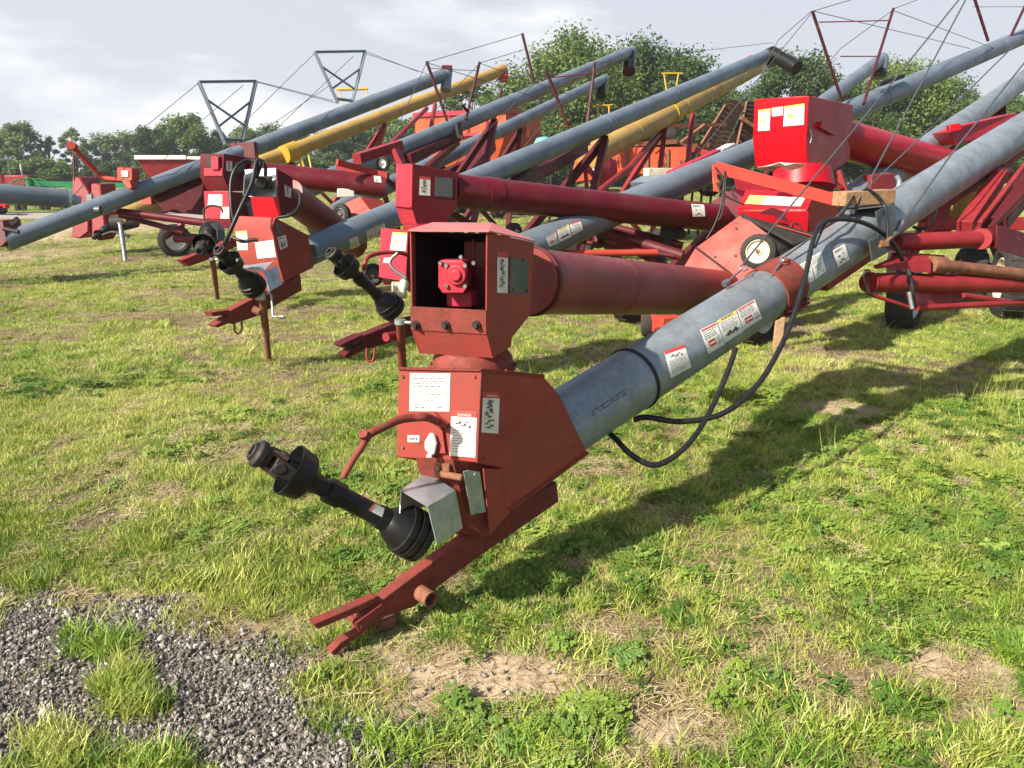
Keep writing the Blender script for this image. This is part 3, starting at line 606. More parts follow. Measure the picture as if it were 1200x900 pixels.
mb = MB(); q = [P(1157, 264, 5.2), P(1168, 264, 5.1), P(1168, 292, 5.1), P(1157, 286, 5.2)]
mb.prism([P(1160, 264, 5.2), P(1168, 263, 5.1), P(1168, 292, 5.1), P(1160, 289, 5.2)], [P(1250, 286, 5.5), P(1252, 288, 5.4), P(1252, 318, 5.4), P(1250, 312, 5.5)])
mb.build('side_arm', M['dframe'], a1, bevel=0.004)
for aa, bb, w_, h_, mm_ in (((1130, 266, 5.35), (1172, 205, 5.9), .10, .085, 'frame'), ((1165, 262, 5.6), (1245, 170, 6.6), .17, .1, 'dframe'), ((1148, 262, 5.3), (1215, 175, 5.9), .03, .03, 'frame'), ((1160, 268, 5.3), (1225, 200, 5.9), .03, .035, 'dframe')):
    mb = MB(); mb.beam(P(*aa), P(*bb), w_, h_); mb.build('lift_leg', M[mm_], a1, bevel=0.003)
mb = MB(); cylp(mb, (1164, 206, 5.9), (1178, 202, 6.1), 0.055, 18)
mb.build('pivot_tube', M['frame'], a1, bevel=0.003)
mb = MB()
cylp(mb, (1020, 345, 4.7), (1068, 361, 4.8), 0.012); cylp(mb, (1016, 316, 4.75), (1018, 345, 4.72), 0.014)
mb.plate([P(1062, 342, 4.8), P(1126, 342, 5.1), P(1128, 360, 5.1), P(1074, 360, 4.85)], 0.012)
cylp(mb, (1074, 361, 4.85), (1240, 352, 5.3), 0.02); cylp(mb, (1128, 347, 5.2), (1240, 362, 5.6), 0.022); cylp(mb, (1062, 346, 4.9), (1128, 356, 5.1), 0.02)
cylp(mb, (1045, 300, 5.2), (1105, 303, 5.2), 0.024)
mb.build('axle_frame', M['frame'], a1)
mb = MB(); mb.tube([P(1064, 316, 4.7), P(1069, 340, 4.68), P(1070, 359, 4.72)], 0.016, n=8); mb.build('rubber_strap', M['hose'], a1)
mb = MB(); mb.cyl(P(1065, 342, 4.66), P(1069, 362, 4.66), 0.014, n=8); mb.build('steel_pin', M['steel'], a1)
hose([(1070, 266, 5.1), (1082, 268, 5.1), (1092, 260, 5.1), (1098, 247, 5.1)], 0.01, a1)
wc = P(1062, 350, 6.0); wc = Vector((wc.x, wc.y, 0.0)); g0 = ground(1062, 388)
wheel(a1, Vector((g0.x+0.02, g0.y+0.14, 0.305)), (0.75, -0.66, 0), 0.31, 0.27, M['whiterim'])
# saddle brackets round the tube
mb = MB()
sb = line_d(A, C1, 1033); 
mb.plate([P(1026, 248, 4.5), P(1048, 236, 4.7), P(1049, 268, 4.7), P(1030, 280, 4.55)], 0.006)
mb.plate([P(1018, 282, 4.47), P(1030, 278, 4.52), P(1046, 292, 4.65), P(1022, 306, 4.52)], 0.008)
mb.ext([P(985, 246, 4.6), P(1043, 240, 4.6), P(1046, 236, 4.9), P(990, 242, 4.9)], (0, 0, -0.008))
mb.build('saddle_bracket', M['dplate'], a1)
mb = MB(); mb.cyl(P(1030, 290, 4.42), P(1045, 278, 4.42), 0.01, n=6); mb.box(P(1036, 285, 4.42), 0.04, 0.03, 0.03); mb.build('clamp_bolt', M['rust'], a1); mb = MB(); mb.tube([P(1020, 318, 4.5), P(1012, 322, 4.5), P(1018, 343, 4.55)], 0.008); mb.build('safety_clip', M['dark'], a1)
# under-tube red cover strip seen below the tube
mb = MB(); u0, u1 = line_d(A, C1, 960), line_d(A, C1, 1020); mb.beam(u0-ud*0.16, u1-ud*0.16, 0.1, 0.05, up=ud); mb.beam(line_d(A, C1, 1080)-ud*0.17, A+AD*13-ud*0.17, 0.09, 0.05, up=ud); mb.build('track_beam', M['frame'], a1, bevel=0.003)
# timber packing and prop (not part of the auger)
mb = MB(); mb.beam(P(983, 233, 4.62), P(1041, 230, 4.72), 0.12, 0.085); tag(mb.build('wood_block', [M['wood']], bevel=0.004), 'short weathered timber block lying across the top of the nearest grey tube', 'wood block')

# ================================================================== generic pieces for the other augers
def simple_tube(parent, a, b, r, m, name='auger_tube', ext0=0, ext1=0, rings=()):
    a, b = Vector(a), Vector(b); d = (b-a).normalized(); a = a-d*ext0; b = b+d*ext1; Ln = (b-a).length
    prof = [(0, r)]
    for k in rings: prof += [(k*Ln-0.06, r), (k*Ln-0.06, r+0.006), (k*Ln+0.06, r+0.006), (k*Ln+0.06, r)]
    prof += [(Ln, r)]
    q = MB(); q.lathe(a, d, prof, 40); return q.build(name, m, parent)
def px_prism(parent, name, poly, d, off, m, bevel=0.003, plane_n=None):
    pl = Plane(P(poly[0][0], poly[0][1], d), plane_n if plane_n is not None else n1v)
    q = [pl.hit(x, y) for x, y in poly]; b = MB(); b.ext(q, off); return b.build(name, m, parent, bevel=bevel), pl, q
def mast(parent, pts, m='mast', r=0.022, name='mast'):
    b = MB()
    for p, q in pts: b.cyl(P(*p), P(*q), r*0.68, n=8)
    return b.build(name, M[m], parent)
def cables(parent, lst, r=0.006):
    for l_ in lst:
        b = MB(); b.tube([P(*p) for p in l_], r*0.62, n=5, smooth=False); b.build('guy_cable', M['cable'], parent)
def jack(parent, top, botpx, r, m='rust'):
    g_ = ground(*botpx); t_ = P(*top); b = MB(); b.cyl(Vector((g_.x, g_.y, -0.01)), g_+(t_-g_)*0.45, r*0.82, n=16); b.cyl(g_+(t_-g_)*0.4, t_, r, n=16)
    o = b.build('jack', M[m], parent); b = MB(); b.cyl(t_, t_+UPZ*0.03, r*1.3, n=12); b.cyl(t_+Vector((0, 0, .015)), t_+Vector((.07, -.02, .015)), r*0.35, n=8); b.build('jack_cap', M['zinc'], o)
    b = MB(); b.lathe(g_+Vector((0, 0, 0.0)), UPZ, [(0, r*1.9), (0.01, r*1.9), (0.012, r)], 16); b.build('jack_foot', M['rust'], o); return o

# ================================================================== AUGER 2 : maroon, behind the nearest
g2 = ground(470, 470)
a2 = thing('grain_auger', 'auger directly behind the nearest one, with dark maroon gearbox box and long maroon side tube', 'grain auger', (P(470, 400, 5.5).x, P(470, 400, 5.5).y, 0), G_AUG)
A2a, A2b = P(500, 341, 5.45), P(1190, 47, 13.0); A2d = (A2b-A2a).normalized()
T2 = simple_tube(a2, A2a, A2b, 0.128, M['galvd'], ext1=4, rings=(0.45,))
C2 = Cyl(A2a, A2b, 0.129)
decal('warning_decal', [(640, 278), (651, 272), (654, 285), (643, 289)], C2, T2, 'stop', 'white decal with red sign', seed=41)
decal('warning_decal', [(653, 270), (666, 263), (670, 277), (655, 284)], C2, T2, 'warny', 'white decal with yellow heading', seed=42)
decal('warning_decal', [(667, 262), (680, 258), (683, 269), (671, 276)], C2, T2, 'warn', 'white decal with red heading', seed=43)
sD2 = H(P(838, 250, 6.95)-P(537, 224, 5.75)); wS2 = Vector((sD2.y, -sD2.x, 0))
b2, pl2, q2 = px_prism(a2, 'gearbox_housing', [(484, 192), (537, 202), (536, 243), (520, 264), (490, 265), (483, 243)], 5.45, -wS2*0.34, M['maroon'], plane_n=wS2)
fp2 = Plane(q2[0], (q2[5]-q2[0]).cross(wS2)); fp2b = Plane(q2[5], (q2[4]-q2[5]).cross(wS2))
mb = MB(); mb.ext([q2[0]+fp2.n*.002, q2[5]+fp2.n*.002, q2[5]-wS2*.34+fp2.n*.002, q2[0]-wS2*.34+fp2.n*.002], fp2.n*0.003); mb.build('lit_front_face', M['maroonlit'], b2)  # skin over the housing front, sunlight put into its brighter red
mb = MB(); mb.ext([q2[5]+fp2b.n*.002, q2[4]+fp2b.n*.002, q2[4]-wS2*.34+fp2b.n*.002, q2[5]-wS2*.34+fp2b.n*.002], fp2b.n*0.003); mb.beam(q2[5]-wS2*0.34+fp2.n*.01, q2[5]+fp2.n*.01, 0.02, 0.006); mb.build('lower_front_face', M['maroonlit'], b2)  # same lit red laid over the slanted lower front
decal('danger_decal', [(492, 206.6), (504.5, 207.4), (504, 229.5), (491, 228.5)], pl2, b2, 'pict', seed=44)
mb = MB(); mb.ext([pl2.hit(x, y)+wS2*.001 for x, y in ((510, 207), (530, 209), (530, 231.5), (509.5, 230))], wS2*0.004); mb.build('inspection_plate', M['dplate'], b2)
S2 = simple_tube(a2, P(537, 224, 5.8), P(845, 256, 7.15), 0.125, M['maroon'], 'swing_tube', ext0=0.05, rings=(0.12,))
decal('number_decal', [(810, 239), (825, 240), (826.5, 253.5), (811.7, 254)], Cyl(P(537, 224, 5.8), P(845, 256, 7.15), 0.127), S2, 'code', seed=45)
b2b, plb2, qb2 = px_prism(a2, 'boot_housing', [(479, 270), (530, 276), (560, 300), (545, 345), (515, 350), (476, 330)], 5.35, -n1v*0.34, M['maroon'])
fpb2 = Plane(qb2[0], (qb2[5]-qb2[0]).cross(n1v))
mb = MB(); mb.ext([qb2[0]+fpb2.n*.002, qb2[5]+fpb2.n*.002, qb2[5]-n1v*.34+fpb2.n*.002, qb2[0]-n1v*.34+fpb2.n*.002], fpb2.n*0.003); mb.build('lit_front_face', M['maroonlit'], b2b)  # brighter skin paints the sunlit front of the maroon boot
decal('instruction_decal', [(461, 272), (478, 273), (476, 294), (458, 293)], fpb2, b2b, 'yelpic', seed=46, off=0.007)
decal('number_decal', [(451, 302), (458, 302), (457, 308), (450, 308)], fpb2, b2b, 'text', seed=47, off=0.007)
mb = MB(); tc2 = P(500, 267, 5.6); mb.cyl(tc2-UPZ*0.03, tc2+UPZ*0.03, 0.17, n=28); mb.build('turntable_ring', M['frame'], a2)
mb = MB(); mb.tube([P(426, 317, 5.0), P(429, 305, 5.0), P(436, 299, 5.05), P(450, 296, 5.1), P(468, 296, 5.15), P(477, 299, 5.2)], 0.014); mb.build('handle_bar', M['frame'], a2)
mb = MB(); mb.tube([P(466, 297, 5.1), P(459, 303, 5.1), P(457, 309, 5.1), P(463, 317, 5.1), P(476, 326, 5.1)], 0.012); mb.build('bent_pipe', M['steel'], a2)
mb = MB(); mb.box(P(468, 340, 5.2), 0.09, 0.08, 0.11, 0.4); mb.cyl(P(474, 330, 5.2), P(470, 345, 5.1), 0.03); mb.build('gear_case', M['cream'], a2, bevel=0.01)
driveline(a2, P(455, 357, 5.15), P(400, 307, 4.85), 0.092, 0.035, deco=False)
mb = MB(); qh = [HPL.hit(0, 0)]*0
hl = Plane(P(440, 395, 5.1), n1v); qh = [hl.hit(x, y) for x, y in ((424, 394), (470, 376), (540, 360), (540, 372), (470, 398), (424, 411))]
mb.ext(qh, -n1v*0.08); mb.ext([hl.hit(x, y)+n1v*.005 for x, y in ((398, 404), (424, 392), (428, 397), (402, 408))], -n1v*0.09); mb.ext([hl.hit(x, y)+n1v*.005 for x, y in ((403, 416), (420, 404), (426, 410), (406, 420))], -n1v*0.09)
hb2 = mb.build('hitch_bar', M['dframe'], a2, bevel=0.003)
mb = MB(); mb.tube([P(430, 408, 5.0), P(430, 420, 5.0), P(434, 424, 5.0), P(438, 420, 5.0), P(439, 408, 5.0)], 0.008); mb.cyl(P(452, 395, 5.0), P(466, 393, 5.1), 0.03, n=16); mb.build('hitch_loop', M['frame'], hb2)
jack(a2, (469, 380, 4.95), (474, 470), 0.028, 'rustred')
# mid bracket, box and hoist on tube 2, masts and cables
px2 = line_d(A2a, A2b, 762)
mb = MB(); mb.ext([P(738, 214, 7.3), P(752, 206, 7.9), P(795, 203, 8.4), P(786, 213, 7.6)], (0, 0, -0.02)); mb.ext([P(738, 215, 7.3), P(786, 214, 7.6), P(786, 232, 7.6), P(745, 225, 7.35)], (0.0, 0.02, 0)); mb.build('tube_saddle', M['zinc'], a2)
mb = MB(); mb.beam(P(757, 202, 8.2), P(787, 202, 8.3), 0.12, 0.09); mb.build('saddle_box', M['cream'], a2, bevel=0.005)
mb = MB(); mb.beam(P(785, 207, 8.0), P(842, 180, 8.6), 0.09, 0.10); mb.build('hoist_arm', M['bright'], a2, bevel=0.004)
mb = MB(); mb.beam(P(841, 181, 8.58), P(856, 173, 8.8), 0.10, 0.09); mb.build('arm_tip', M['decal'], a2)
mb = MB(); mb.tube([P(858, 168, 8.8), P(865, 176, 8.8), P(860, 200, 8.8), P(858, 185, 8.8), P(853, 172, 8.8)], 0.02); mb.build('chain_bundle', M['rust'], a2)
wheel(a2, P(832, 211, 8.4), (0.5, -0.85, 0), 0.17, 0.12, M['dplate'], 'caster_wheel')
mb = MB(); mb.beam(P(1030, 99, 9.55), P(1058, 89, 10.0), 0.05, 0.05); mb.build('tube_bar', M['dark'], a2)
# hopper of auger 2
mb = MB(); pl = Plane(P(845, 255, 7.2), (-0.35, -0.9, 0.2)); q = [pl.hit(x, y) for x, y in ((834, 236), (858, 222), (880, 236), (880, 268), (852, 292), (832, 275))]
mb.ext(q, (0.25, 0.35, 0)); HP2 = mb.build('intake_hopper', M['maroon'], a2, bevel=0.01)
mb = MB(); mb.plate([P(860, 205, 7.3), P(872, 203, 7.3), P(905, 222, 7.4), P(886, 240, 7.4), P(866, 236, 7.3)], 0.02); mb.build('hopper_flap', M['maroonlit'], HP2)
# undercarriage frame of auger 2
mb = MB()
for p, q, r in (((696, 268, 6.9), (800, 300, 6.6), 0.05), ((712, 264, 7.2), (800, 288, 7.0), 0.035), ((674, 282, 6.8), (790, 300, 6.6), 0.02), ((701, 270, 6.85), (701, 288, 6.8), 0.05), ((660, 286, 6.6), (701, 270, 6.9), 0.03)): cylp(mb, p, q, r, 12)
mb.build('axle_frame', M['dframe'], a2)
mb = MB(); cylp(mb, (655, 297, 6.3), (770, 296, 6.4), 0.028, 12); mb.build('axle_tube', M['ored'], a2)
mb = MB(); cylp(mb, (781, 262, 7), (783, 290, 7), 0.03, 8); mb.box(P(785, 272, 7), 0.16, 0.1, 0.1); mb.cyl(P(792, 268, 7), P(800, 275, 6.9), 0.04); mb.build('hitch_parts', M['dark'], a2)
Mt2 = [((986, 116, 9.0), (952, 13, 8.6)), ((1012, 122, 9.1), (1047, 10, 9.5)), ((960, 26, 8.7), (1041, 24, 9.4)), ((985, 66, 8.8), (1028, 66, 9.3))]
mast(a2, Mt2[:2], r=0.026); mast(a2, Mt2[2:], 'frame', r=0.01, name='mast_rail')
mast(a2, [((1158, 48, 12.2), (1136, -20, 11.8))], r=0.035); mast(a2, [((1179, 54, 12.6), (1214, -20, 13))], r=0.035)
cables(a2, [[(952, 14, 8.6), (870, 115, 8.0), (806, 196, 7.5)], [(951, 13, 8.6), (912, 47, 8.4), (845, 182, 7.9)], [(1046, 12, 9.5), (985, 57, 8.8), (880, 180, 7.6)], [(1046, 12, 9.5), (1174, 60, 12.3)], [(953, 13, 8.6), (1137, 57, 11.6)], [(1048, 10, 9.5), (1150, -28, 12)], [(953, 13, 8.6), (1080, -25, 11.4)], [(1140, 8, 12), (1230, 8, 13)]], 0.007)
# ================================================================== AUGER 3
a3 = thing('grain_auger', 'red-booted auger with a grey motor plate and looping black hoses above its boot', 'grain auger', ground(320, 430), G_AUG)
A3a, A3b = P(360, 295, 6.75), P(907, 62, 16.5); A3d = (A3b-A3a).normalized(); t3 = H(A3d); n3 = Vector((t3.y, -t3.x, 0))
T3 = simple_tube(a3, A3a, A3b, 0.128, M['galvd'], rings=(0.42, 0.60))
C3 = Cyl(A3a, A3b, 0.13)
for cs, st, sd in (([(409, 279), (418, 275), (422, 288), (411, 292)], 'warn', 51), ([(429, 270), (438, 266), (441, 278), (431, 283)], 'stop', 52), ([(439, 265), (450, 261), (453, 272), (441, 277)], 'warny', 53)): decal('warning_decal', cs, C3, T3, st, seed=sd)
W3 = -n3*0.50
b3, pl3, q3 = px_prism(a3, 'boot_housing', [(322.5, 255), (361, 275.5), (368, 313), (333, 331), (327, 311), (318.5, 267)], 6.2, W3, M['red'], plane_n=n3)
f3 = Plane(q3[5], (q3[4]-q3[5]).cross(n3))
decal('instruction_decal', [(299, 284), (320.5, 281), (324, 301), (302, 303)], f3, b3, 'text', seed=54, off=0.004)
decal('instruction_decal', [(276.5, 271), (290, 270), (291, 293), (279, 293)], f3, b3, 'yelpic', seed=55, off=0.004)
decal('number_decal', [(324.5, 278), (334.5, 275), (337, 289), (328, 293)], pl3, b3, 'code', seed=56, off=0.004)
mb = MB(); mb.ext([pl3.hit(x, y)+n3*.003 for x, y in ((323, 262), (329, 263), (330, 275), (324, 274))], n3*0.006); mb.build('latch_plate', M['dplate'], b3)
mb = MB(); mb.plate([P(280.5, 315.5, 5.95), P(287, 311, 6.1), P(320, 307, 6.1), P(309, 318, 5.95)], 0.006); mb.plate([P(309, 318, 5.95), P(324.5, 311, 6.1), P(330.5, 333, 6.1), P(315.5, 342, 5.95)], 0.006); mb.build('drive_hood', M['zinc'], a3)
driveline(a3, P(294, 332, 6.05), P(266, 303, 5.8), 0.10, 0.04, deco=False)
mb = MB(); hl3 = Plane(P(300, 350, 6.2), n3); mb.ext([hl3.hit(x, y) for x, y in ((264.5, 367), (289, 354), (352, 322), (354, 340), (300, 371), (273, 380))], -n3*0.09)
mb.ext([hl3.hit(x, y)+n3*.005 for x, y in ((247, 366), (268, 363), (270, 368), (250, 371))], -n3*0.1); mb.ext([hl3.hit(x, y)+n3*.005 for x, y in ((252, 381), (266, 372), (272, 377), (255, 384))], -n3*0.1)
hb3 = mb.build('hitch_bar', M['rustred'], a3, bevel=0.003)
mb = MB(); mb.tube([P(275, 377, 6.1), P(275, 387, 6.1), P(279, 391, 6.1), P(283, 387, 6.1), P(283, 375, 6.1)], 0.008); mb.cyl(P(297, 362, 6.1), P(305, 366, 6.1), 0.03); mb.build('hitch_loop', M['rust'], hb3)
jk = jack(a3, (307, 345, 6.15), (315.5, 426), 0.03)
mb = MB(); mb.tube([P(313, 344, 6.1), P(318, 345, 6.1), P(320, 371, 6.05), P(331, 371, 6.05)], 0.009, smooth=False); mb.cyl(P(328, 371, 6.05), P(333, 371, 6.05), 0.016, n=8); mb.build('jack_crank', M['steel'], a3)
mb = MB(); mb.box(P(305, 346, 6.1), 0.07, 0.05, 0.075); mb.build('jack_housing', M['zinc'], a3, bevel=0.004)
b3t, pl3t, q3t = px_prism(a3, 'gearbox_housing', [(324, 197), (343, 208), (344.5, 244), (331, 256), (327, 230)], 6.35, -n3*0.36, M['maroon'], plane_n=n3)
mb = MB(); mb.ext([q3t[3]+Vector((-.003, -.003, 0)), q3t[4]+Vector((-.003, -.003, 0)), q3t[4]+Vector((-.003, -.003, 0))-n3*.36, q3t[3]+Vector((-.003, -.003, 0))-n3*.36], t3*-0.004); mb.build('lower_front_face', M['bright'], b3t)
mb = MB(); f = [P(287, 199, 6.28), P(323.5, 197, 6.18), P(323.5, 231, 6.18), P(292, 230.5, 6.28)]; mb.plate(f, 0.008); f = [P(300, 200, 6.27), P(286.5, 205, 6.05), P(285, 229, 6.05), P(296, 230, 6.26)]; mb.plate(f, 0.008)
PLT = mb.build('motor_plate', M['decal'], b3t); PLT.data.materials[0] = M['zinc']
mb = MB(); cm = P(306, 214, 6.1); nm = (CAMP-cm); nm.z = 0; nm.normalize(); mb.lathe(cm+nm*0.02, -nm, [(0, 0.03), (0, 0.045), (0.04, 0.052), (0.11, 0.048)], 20); mb.box(cm+Vector((0.02, .04, -.0)), 0.1, 0.06, 0.1); mb.build('hydraulic_motor', M['dark'], b3t, bevel=0.005)
decal('danger_decal', [(333, 215), (341, 219), (341, 232), (334, 230)], pl3t, b3t, 'pict', seed=57)
S3 = simple_tube(a3, P(338, 228, 6.75), P(416, 288, 7.9), 0.140, M['redtube'], 'swing_tube')
hose([(300, 208, 6.05), (304, 196, 6.0), (305, 188, 6.0), (300, 192, 5.98), (295, 215, 5.95), (280, 248, 5.9), (268, 275, 5.9), (261, 290, 5.95)], 0.017, a3)
hose([(304, 190, 6.05), (290, 188, 6.05), (278, 195, 6.0), (271, 212, 5.98), (271, 240, 5.95), (274, 258, 5.95)], 0.014, a3)
hose([(307, 188, 6.05), (311, 196, 6.05), (311, 206, 6.05)], 0.014, a3)
hose([(343, 222, 6.25), (351, 226, 6.15), (351, 240, 6.1), (343, 251, 6.05), (325, 255, 6.05)], 0.013, a3)
hose([(272, 278, 6.0), (285, 283, 5.98), (296, 281, 5.98), (302, 282, 5.98)], 0.014, a3)
hose([(368, 303, 6.4), (385, 299, 6.2), (398, 294, 6.1)], 0.012, a3)
mb = MB(); mb.beam(P(596, 222, 9.0), P(684, 172, 11.2), 0.14, 0.16); mb.beam(P(600, 208, 9.2), P(686, 160, 11.3), 0.04, 0.04); mb.build('track_beam', M['dframe'], a3, bevel=0.004)
mb = MB(); mb.ext([P(683, 152, 11.3), P(692, 148, 11.3), P(692, 170, 11.3), P(677, 170, 11.3)], (0, 0.3, 0)); mb.build('tube_joint', M['galvd'], a3)
mast(a3, [((665.5, 148, 11.0), (640, 82, 10.8)), ((685.5, 168, 11.2), (697, 73, 11.4))], r=0.036); mast(a3, [((645, 91, 10.85), (694, 86, 11.35)), ((650, 150, 11), (686, 148, 11.3))], 'frame', r=0.012, name='mast_rail')
cables(a3, [[(697, 74, 11.4), (905, 50, 16.3)], [(640, 83, 10.8), (500, 226, 8)], [(640, 83, 10.8), (560, 100, 10.8)], [(697, 74, 11.4), (560, 235, 8.4)]], 0.008)
mb = MB(); mb.cyl(P(901, 58, 16.2), P(906, 76, 16.2), 0.13, n=20); mb.cyl(P(903, 62, 16.1), P(934, 80, 15.6), 0.14, n=24); mb.build('spout', M['black'], a3)
# ================================================================== AUGER 4
a4 = thing('grain_auger', 'auger with small maroon boot and white decals, just left of the grey motor plate', 'grain auger', ground(262, 352), G_AUG)
A4a, A4b = P(290, 250, 9.2), P(741, 60, 18.5); t4 = H(A4b-A4a); n4 = Vector((t4.y, -t4.x, 0))
T4 = simple_tube(a4, A4a, A4b, 0.13, M['galvd'], rings=(0.5, 0.72))
W4 = -n4*0.42
b4, pl4, q4 = px_prism(a4, 'boot_housing', [(268, 224.5), (292, 226), (303, 255), (272, 268), (270, 257)], 8.9, W4, M['maroon'], plane_n=n4)
mb = MB(); f4 = Plane(q4[0], (q4[4]-q4[0]).cross(n4)); mb.ext([q4[0]+f4.n*.002, q4[4]+f4.n*.002, q4[4]+f4.n*.002+W4, q4[0]+f4.n*.002+W4], f4.n*0.004); mb.build('lit_front_face', M['maroonlit'], b4)  # sunlit front painted as a brighter sheet on the maroon boot
decal('instruction_decal', [(245, 228), (261, 228), (261, 241), (244, 241)], f4, b4, 'text', seed=61, off=0.008)
decal('warning_decal', [(260, 241), (269, 240.5), (269, 256), (259, 256)], f4, b4, 'warn', seed=62, off=0.008)
b4t, pl4t, q4t = px_prism(a4, 'gearbox_housing', [(262, 180), (300, 186), (300, 212), (290, 224), (270, 224), (262, 208)], 8.8, -n4*0.40, M['maroon'], plane_n=n4)
f4t = Plane(q4t[0], (q4t[5]-q4t[0]).cross(n4))
mb = MB(); mb.ext([f4t.hit(x, y)+f4t.n*.006 for x, y in ((243, 183), (259, 183), (259, 196), (243, 196))], f4t.n*0.002); mb.build('opening_shade_sheet', M['dark'], b4t)  # dark plate on the closed front, painting the shade of an opening
mb = MB(); mb.ext([f4t.hit(x, y)+f4t.n*.012 for x, y in ((251, 184), (259, 184), (259, 199), (251, 199))], f4t.n*0.03); mb.build('gearbox', M['maroonlit'], b4t)
mb = MB(); mb.ext([f4t.hit(x, y)+f4t.n*.006 for x, y in ((240, 197), (261.5, 197), (261.5, 206), (240, 206))], f4t.n*0.006); mb.build('front_lip', M['maroonlit'], b4t)
decal('danger_decal', [(265, 187), (272, 188), (272, 201), (265, 200)], pl4t, b4t, 'pict', seed=63)
mb = MB(); mb.ext([pl4t.hit(x, y)+n4*.002 for x, y in ((275, 190), (286, 191), (286, 202), (275, 201))], n4*0.004); mb.build('inspection_plate', M['dplate'], b4t)
S4 = simple_tube(a4, P(296, 202, 9.15), P(452, 219, 9.4), 0.133, M['maroon'], 'swing_tube')
decal('number_decal', [(438, 206), (446, 207), (447, 214), (439, 213)], Cyl(P(296, 202, 9.15), P(452, 219, 9.4), 0.135), S4, 'code', seed=64)
driveline(a4, P(247, 274, 8.8), P(238, 288, 8.5), 0.13, 0.05, deco=False)
mb = MB(); mb.plate([P(246, 262, 8.6), P(256, 260, 8.7), P(263, 269, 8.7), P(254, 270, 8.6)], 0.006); mb.plate([P(254, 270, 8.6), P(263, 269, 8.7), P(264, 282, 8.7), P(255, 283, 8.6)], 0.006); mb.build('drive_hood', M['dplate'], a4)
mb = MB(); hl4 = Plane(P(235, 304, 9.0), n4); mb.ext([hl4.hit(x, y) for x, y in ((213, 305), (238, 295), (285, 275), (288, 284), (240, 306), (222, 312))], -n4*0.1); mb.build('hitch_bar', M['frame'], a4, bevel=0.004)
jack(a4, (249, 305, 9.1), (255, 351), 0.034)
mb = MB(); mb.tube([P(240, 258, 8.7), P(239, 246, 8.7), P(247, 241, 8.7), P(258, 243, 8.7), P(261, 249, 8.7)], 0.012); mb.build('handle_bar', M['dark'], a4)
# hopper of auger 4
mb = MB(); pl = Plane(P(415, 250, 8.8), (-0.3, -0.85, 0.4)); mb.ext([pl.hit(x, y) for x, y in ((404, 238), (422, 230), (438, 252), (425, 262), (409, 262))], (0.2, 0.3, -0.05)); hp4 = mb.build('intake_hopper', M['ored'], a4, bevel=0.006)
wheel(hp4, P(400, 251, 8.7), (-0.4, -0.9, 0), 0.115, 0.08, M['dplate'], 'caster_wheel')
mb = MB(); mb.beam(P(448, 205, 9.4), P(395, 190, 9.0), 0.05, 0.07); mb.build('hoist_arm', M['ored'], a4); 
mb = MB(); mb.box(P(405, 226, 9.3), 0.2, 0.12, 0.1, 0.3); mb.build('control_box', M['decal'], a4, bevel=0.01)
mb = MB(); mb.beam(P(478, 186, 11.4), P(536, 160, 12.6), .12, .14); mb.beam(P(500, 198, 11.4), P(536, 166, 12.6), .08, .1); mb.build('track_beam', M['dframe'], a4)
mb = MB(); mb.ext([P(531, 146, 12.4), P(540, 142, 12.4), P(542, 162, 12.4), P(533, 162, 12.4)], (0, 0.25, 0)); mb.build('tube_joint', M['dark'], a4)
mast(a4, [((524, 142, 12.2), (500, 72, 12)), ((546, 140, 12.5), (562, 73, 12.8)), ((541, 122, 12.4), (549, 132, 12.6))], r=0.035)
cables(a4, [[(500, 73, 12), (612, 40, 14)], [(562, 74, 12.8), (614, 58, 14)], [(500, 73, 12), (452, 180, 10.6)], [(562, 74, 12.8), (500, 140, 11.6)], [(562, 74, 12.8), (665, 110, 15)], [(502, 80, 12), (560, 83, 12.8)], [(502, 74, 12), (640, 118, 14)]], 0.009)
mb = MB(); mb.cyl(P(738, 62, 18.3), P(738, 81, 18.2), 0.12, n=18); mb.cyl(P(737, 76, 18.1), P(737, 84, 18.0), 0.15, n=18); mb.build('spout', M['black'], a4)
# red track and cylinder stack left of auger 2's box
mb = MB(); mb.beam(P(418, 186, 9.8), P(468, 170, 10.4), 0.14, 0.12); mb.beam(P(462, 176, 10.2), P(472, 196, 10.2), 0.1, 0.1); mb.beam(P(395, 194, 9.6), P(455, 206, 9.3), 0.05, 0.08); mb.build('axle_frame', M['frame'], a4)
wheel(a4, P(449, 192, 10.0), (-.3, -.95, 0), 0.09, 0.06, M['whiterim'], 'caster_wheel')
# ================================================================== AUGER 5 : slim one behind
a5 = thing('grain_auger', 'shorter grey tube crossing in front of the orange wagon, below a longer parallel one', 'grain auger', (P(400, 250, 11.5).x, P(400, 250, 11.5).y, 0), G_AUG)
simple_tube(a5, P(395, 247, 11.6), P(709, 93, 21), 0.13, M['galvd'], rings=(0.55, 0.75))
mb = MB(); mb.cyl(P(705, 95, 20.8), P(704, 112, 20.6), 0.14, n=18); mb.build('spout', M['black'], a5)
mb = MB(); mb.beam(P(540, 212, 13.5), P(575, 170, 15), 0.2, 0.2); mb.beam(P(515, 205, 13.4), P(570, 180, 15), 0.12, 0.1); mb.build('track_beam', M['dframe'], a5)
mb = MB(); mb.ext([P(567, 160, 15.3), P(575, 156, 15.3), P(577, 172, 15.3), P(569, 173, 15.3)], (0, .3, 0)); mb.build('tube_joint', M['dark'], a5)
mast(a5, [((575, 158, 15.3), (588, 103, 15.6)), ((626, 96, 15.5), (612, 39, 15.2))], r=0.04)
wheel(a5, Vector((P(520, 200, 14).x, P(520, 200, 14).y, 0.38)), (.7, -.7, 0), 0.38, 0.25, M['whiterim'])
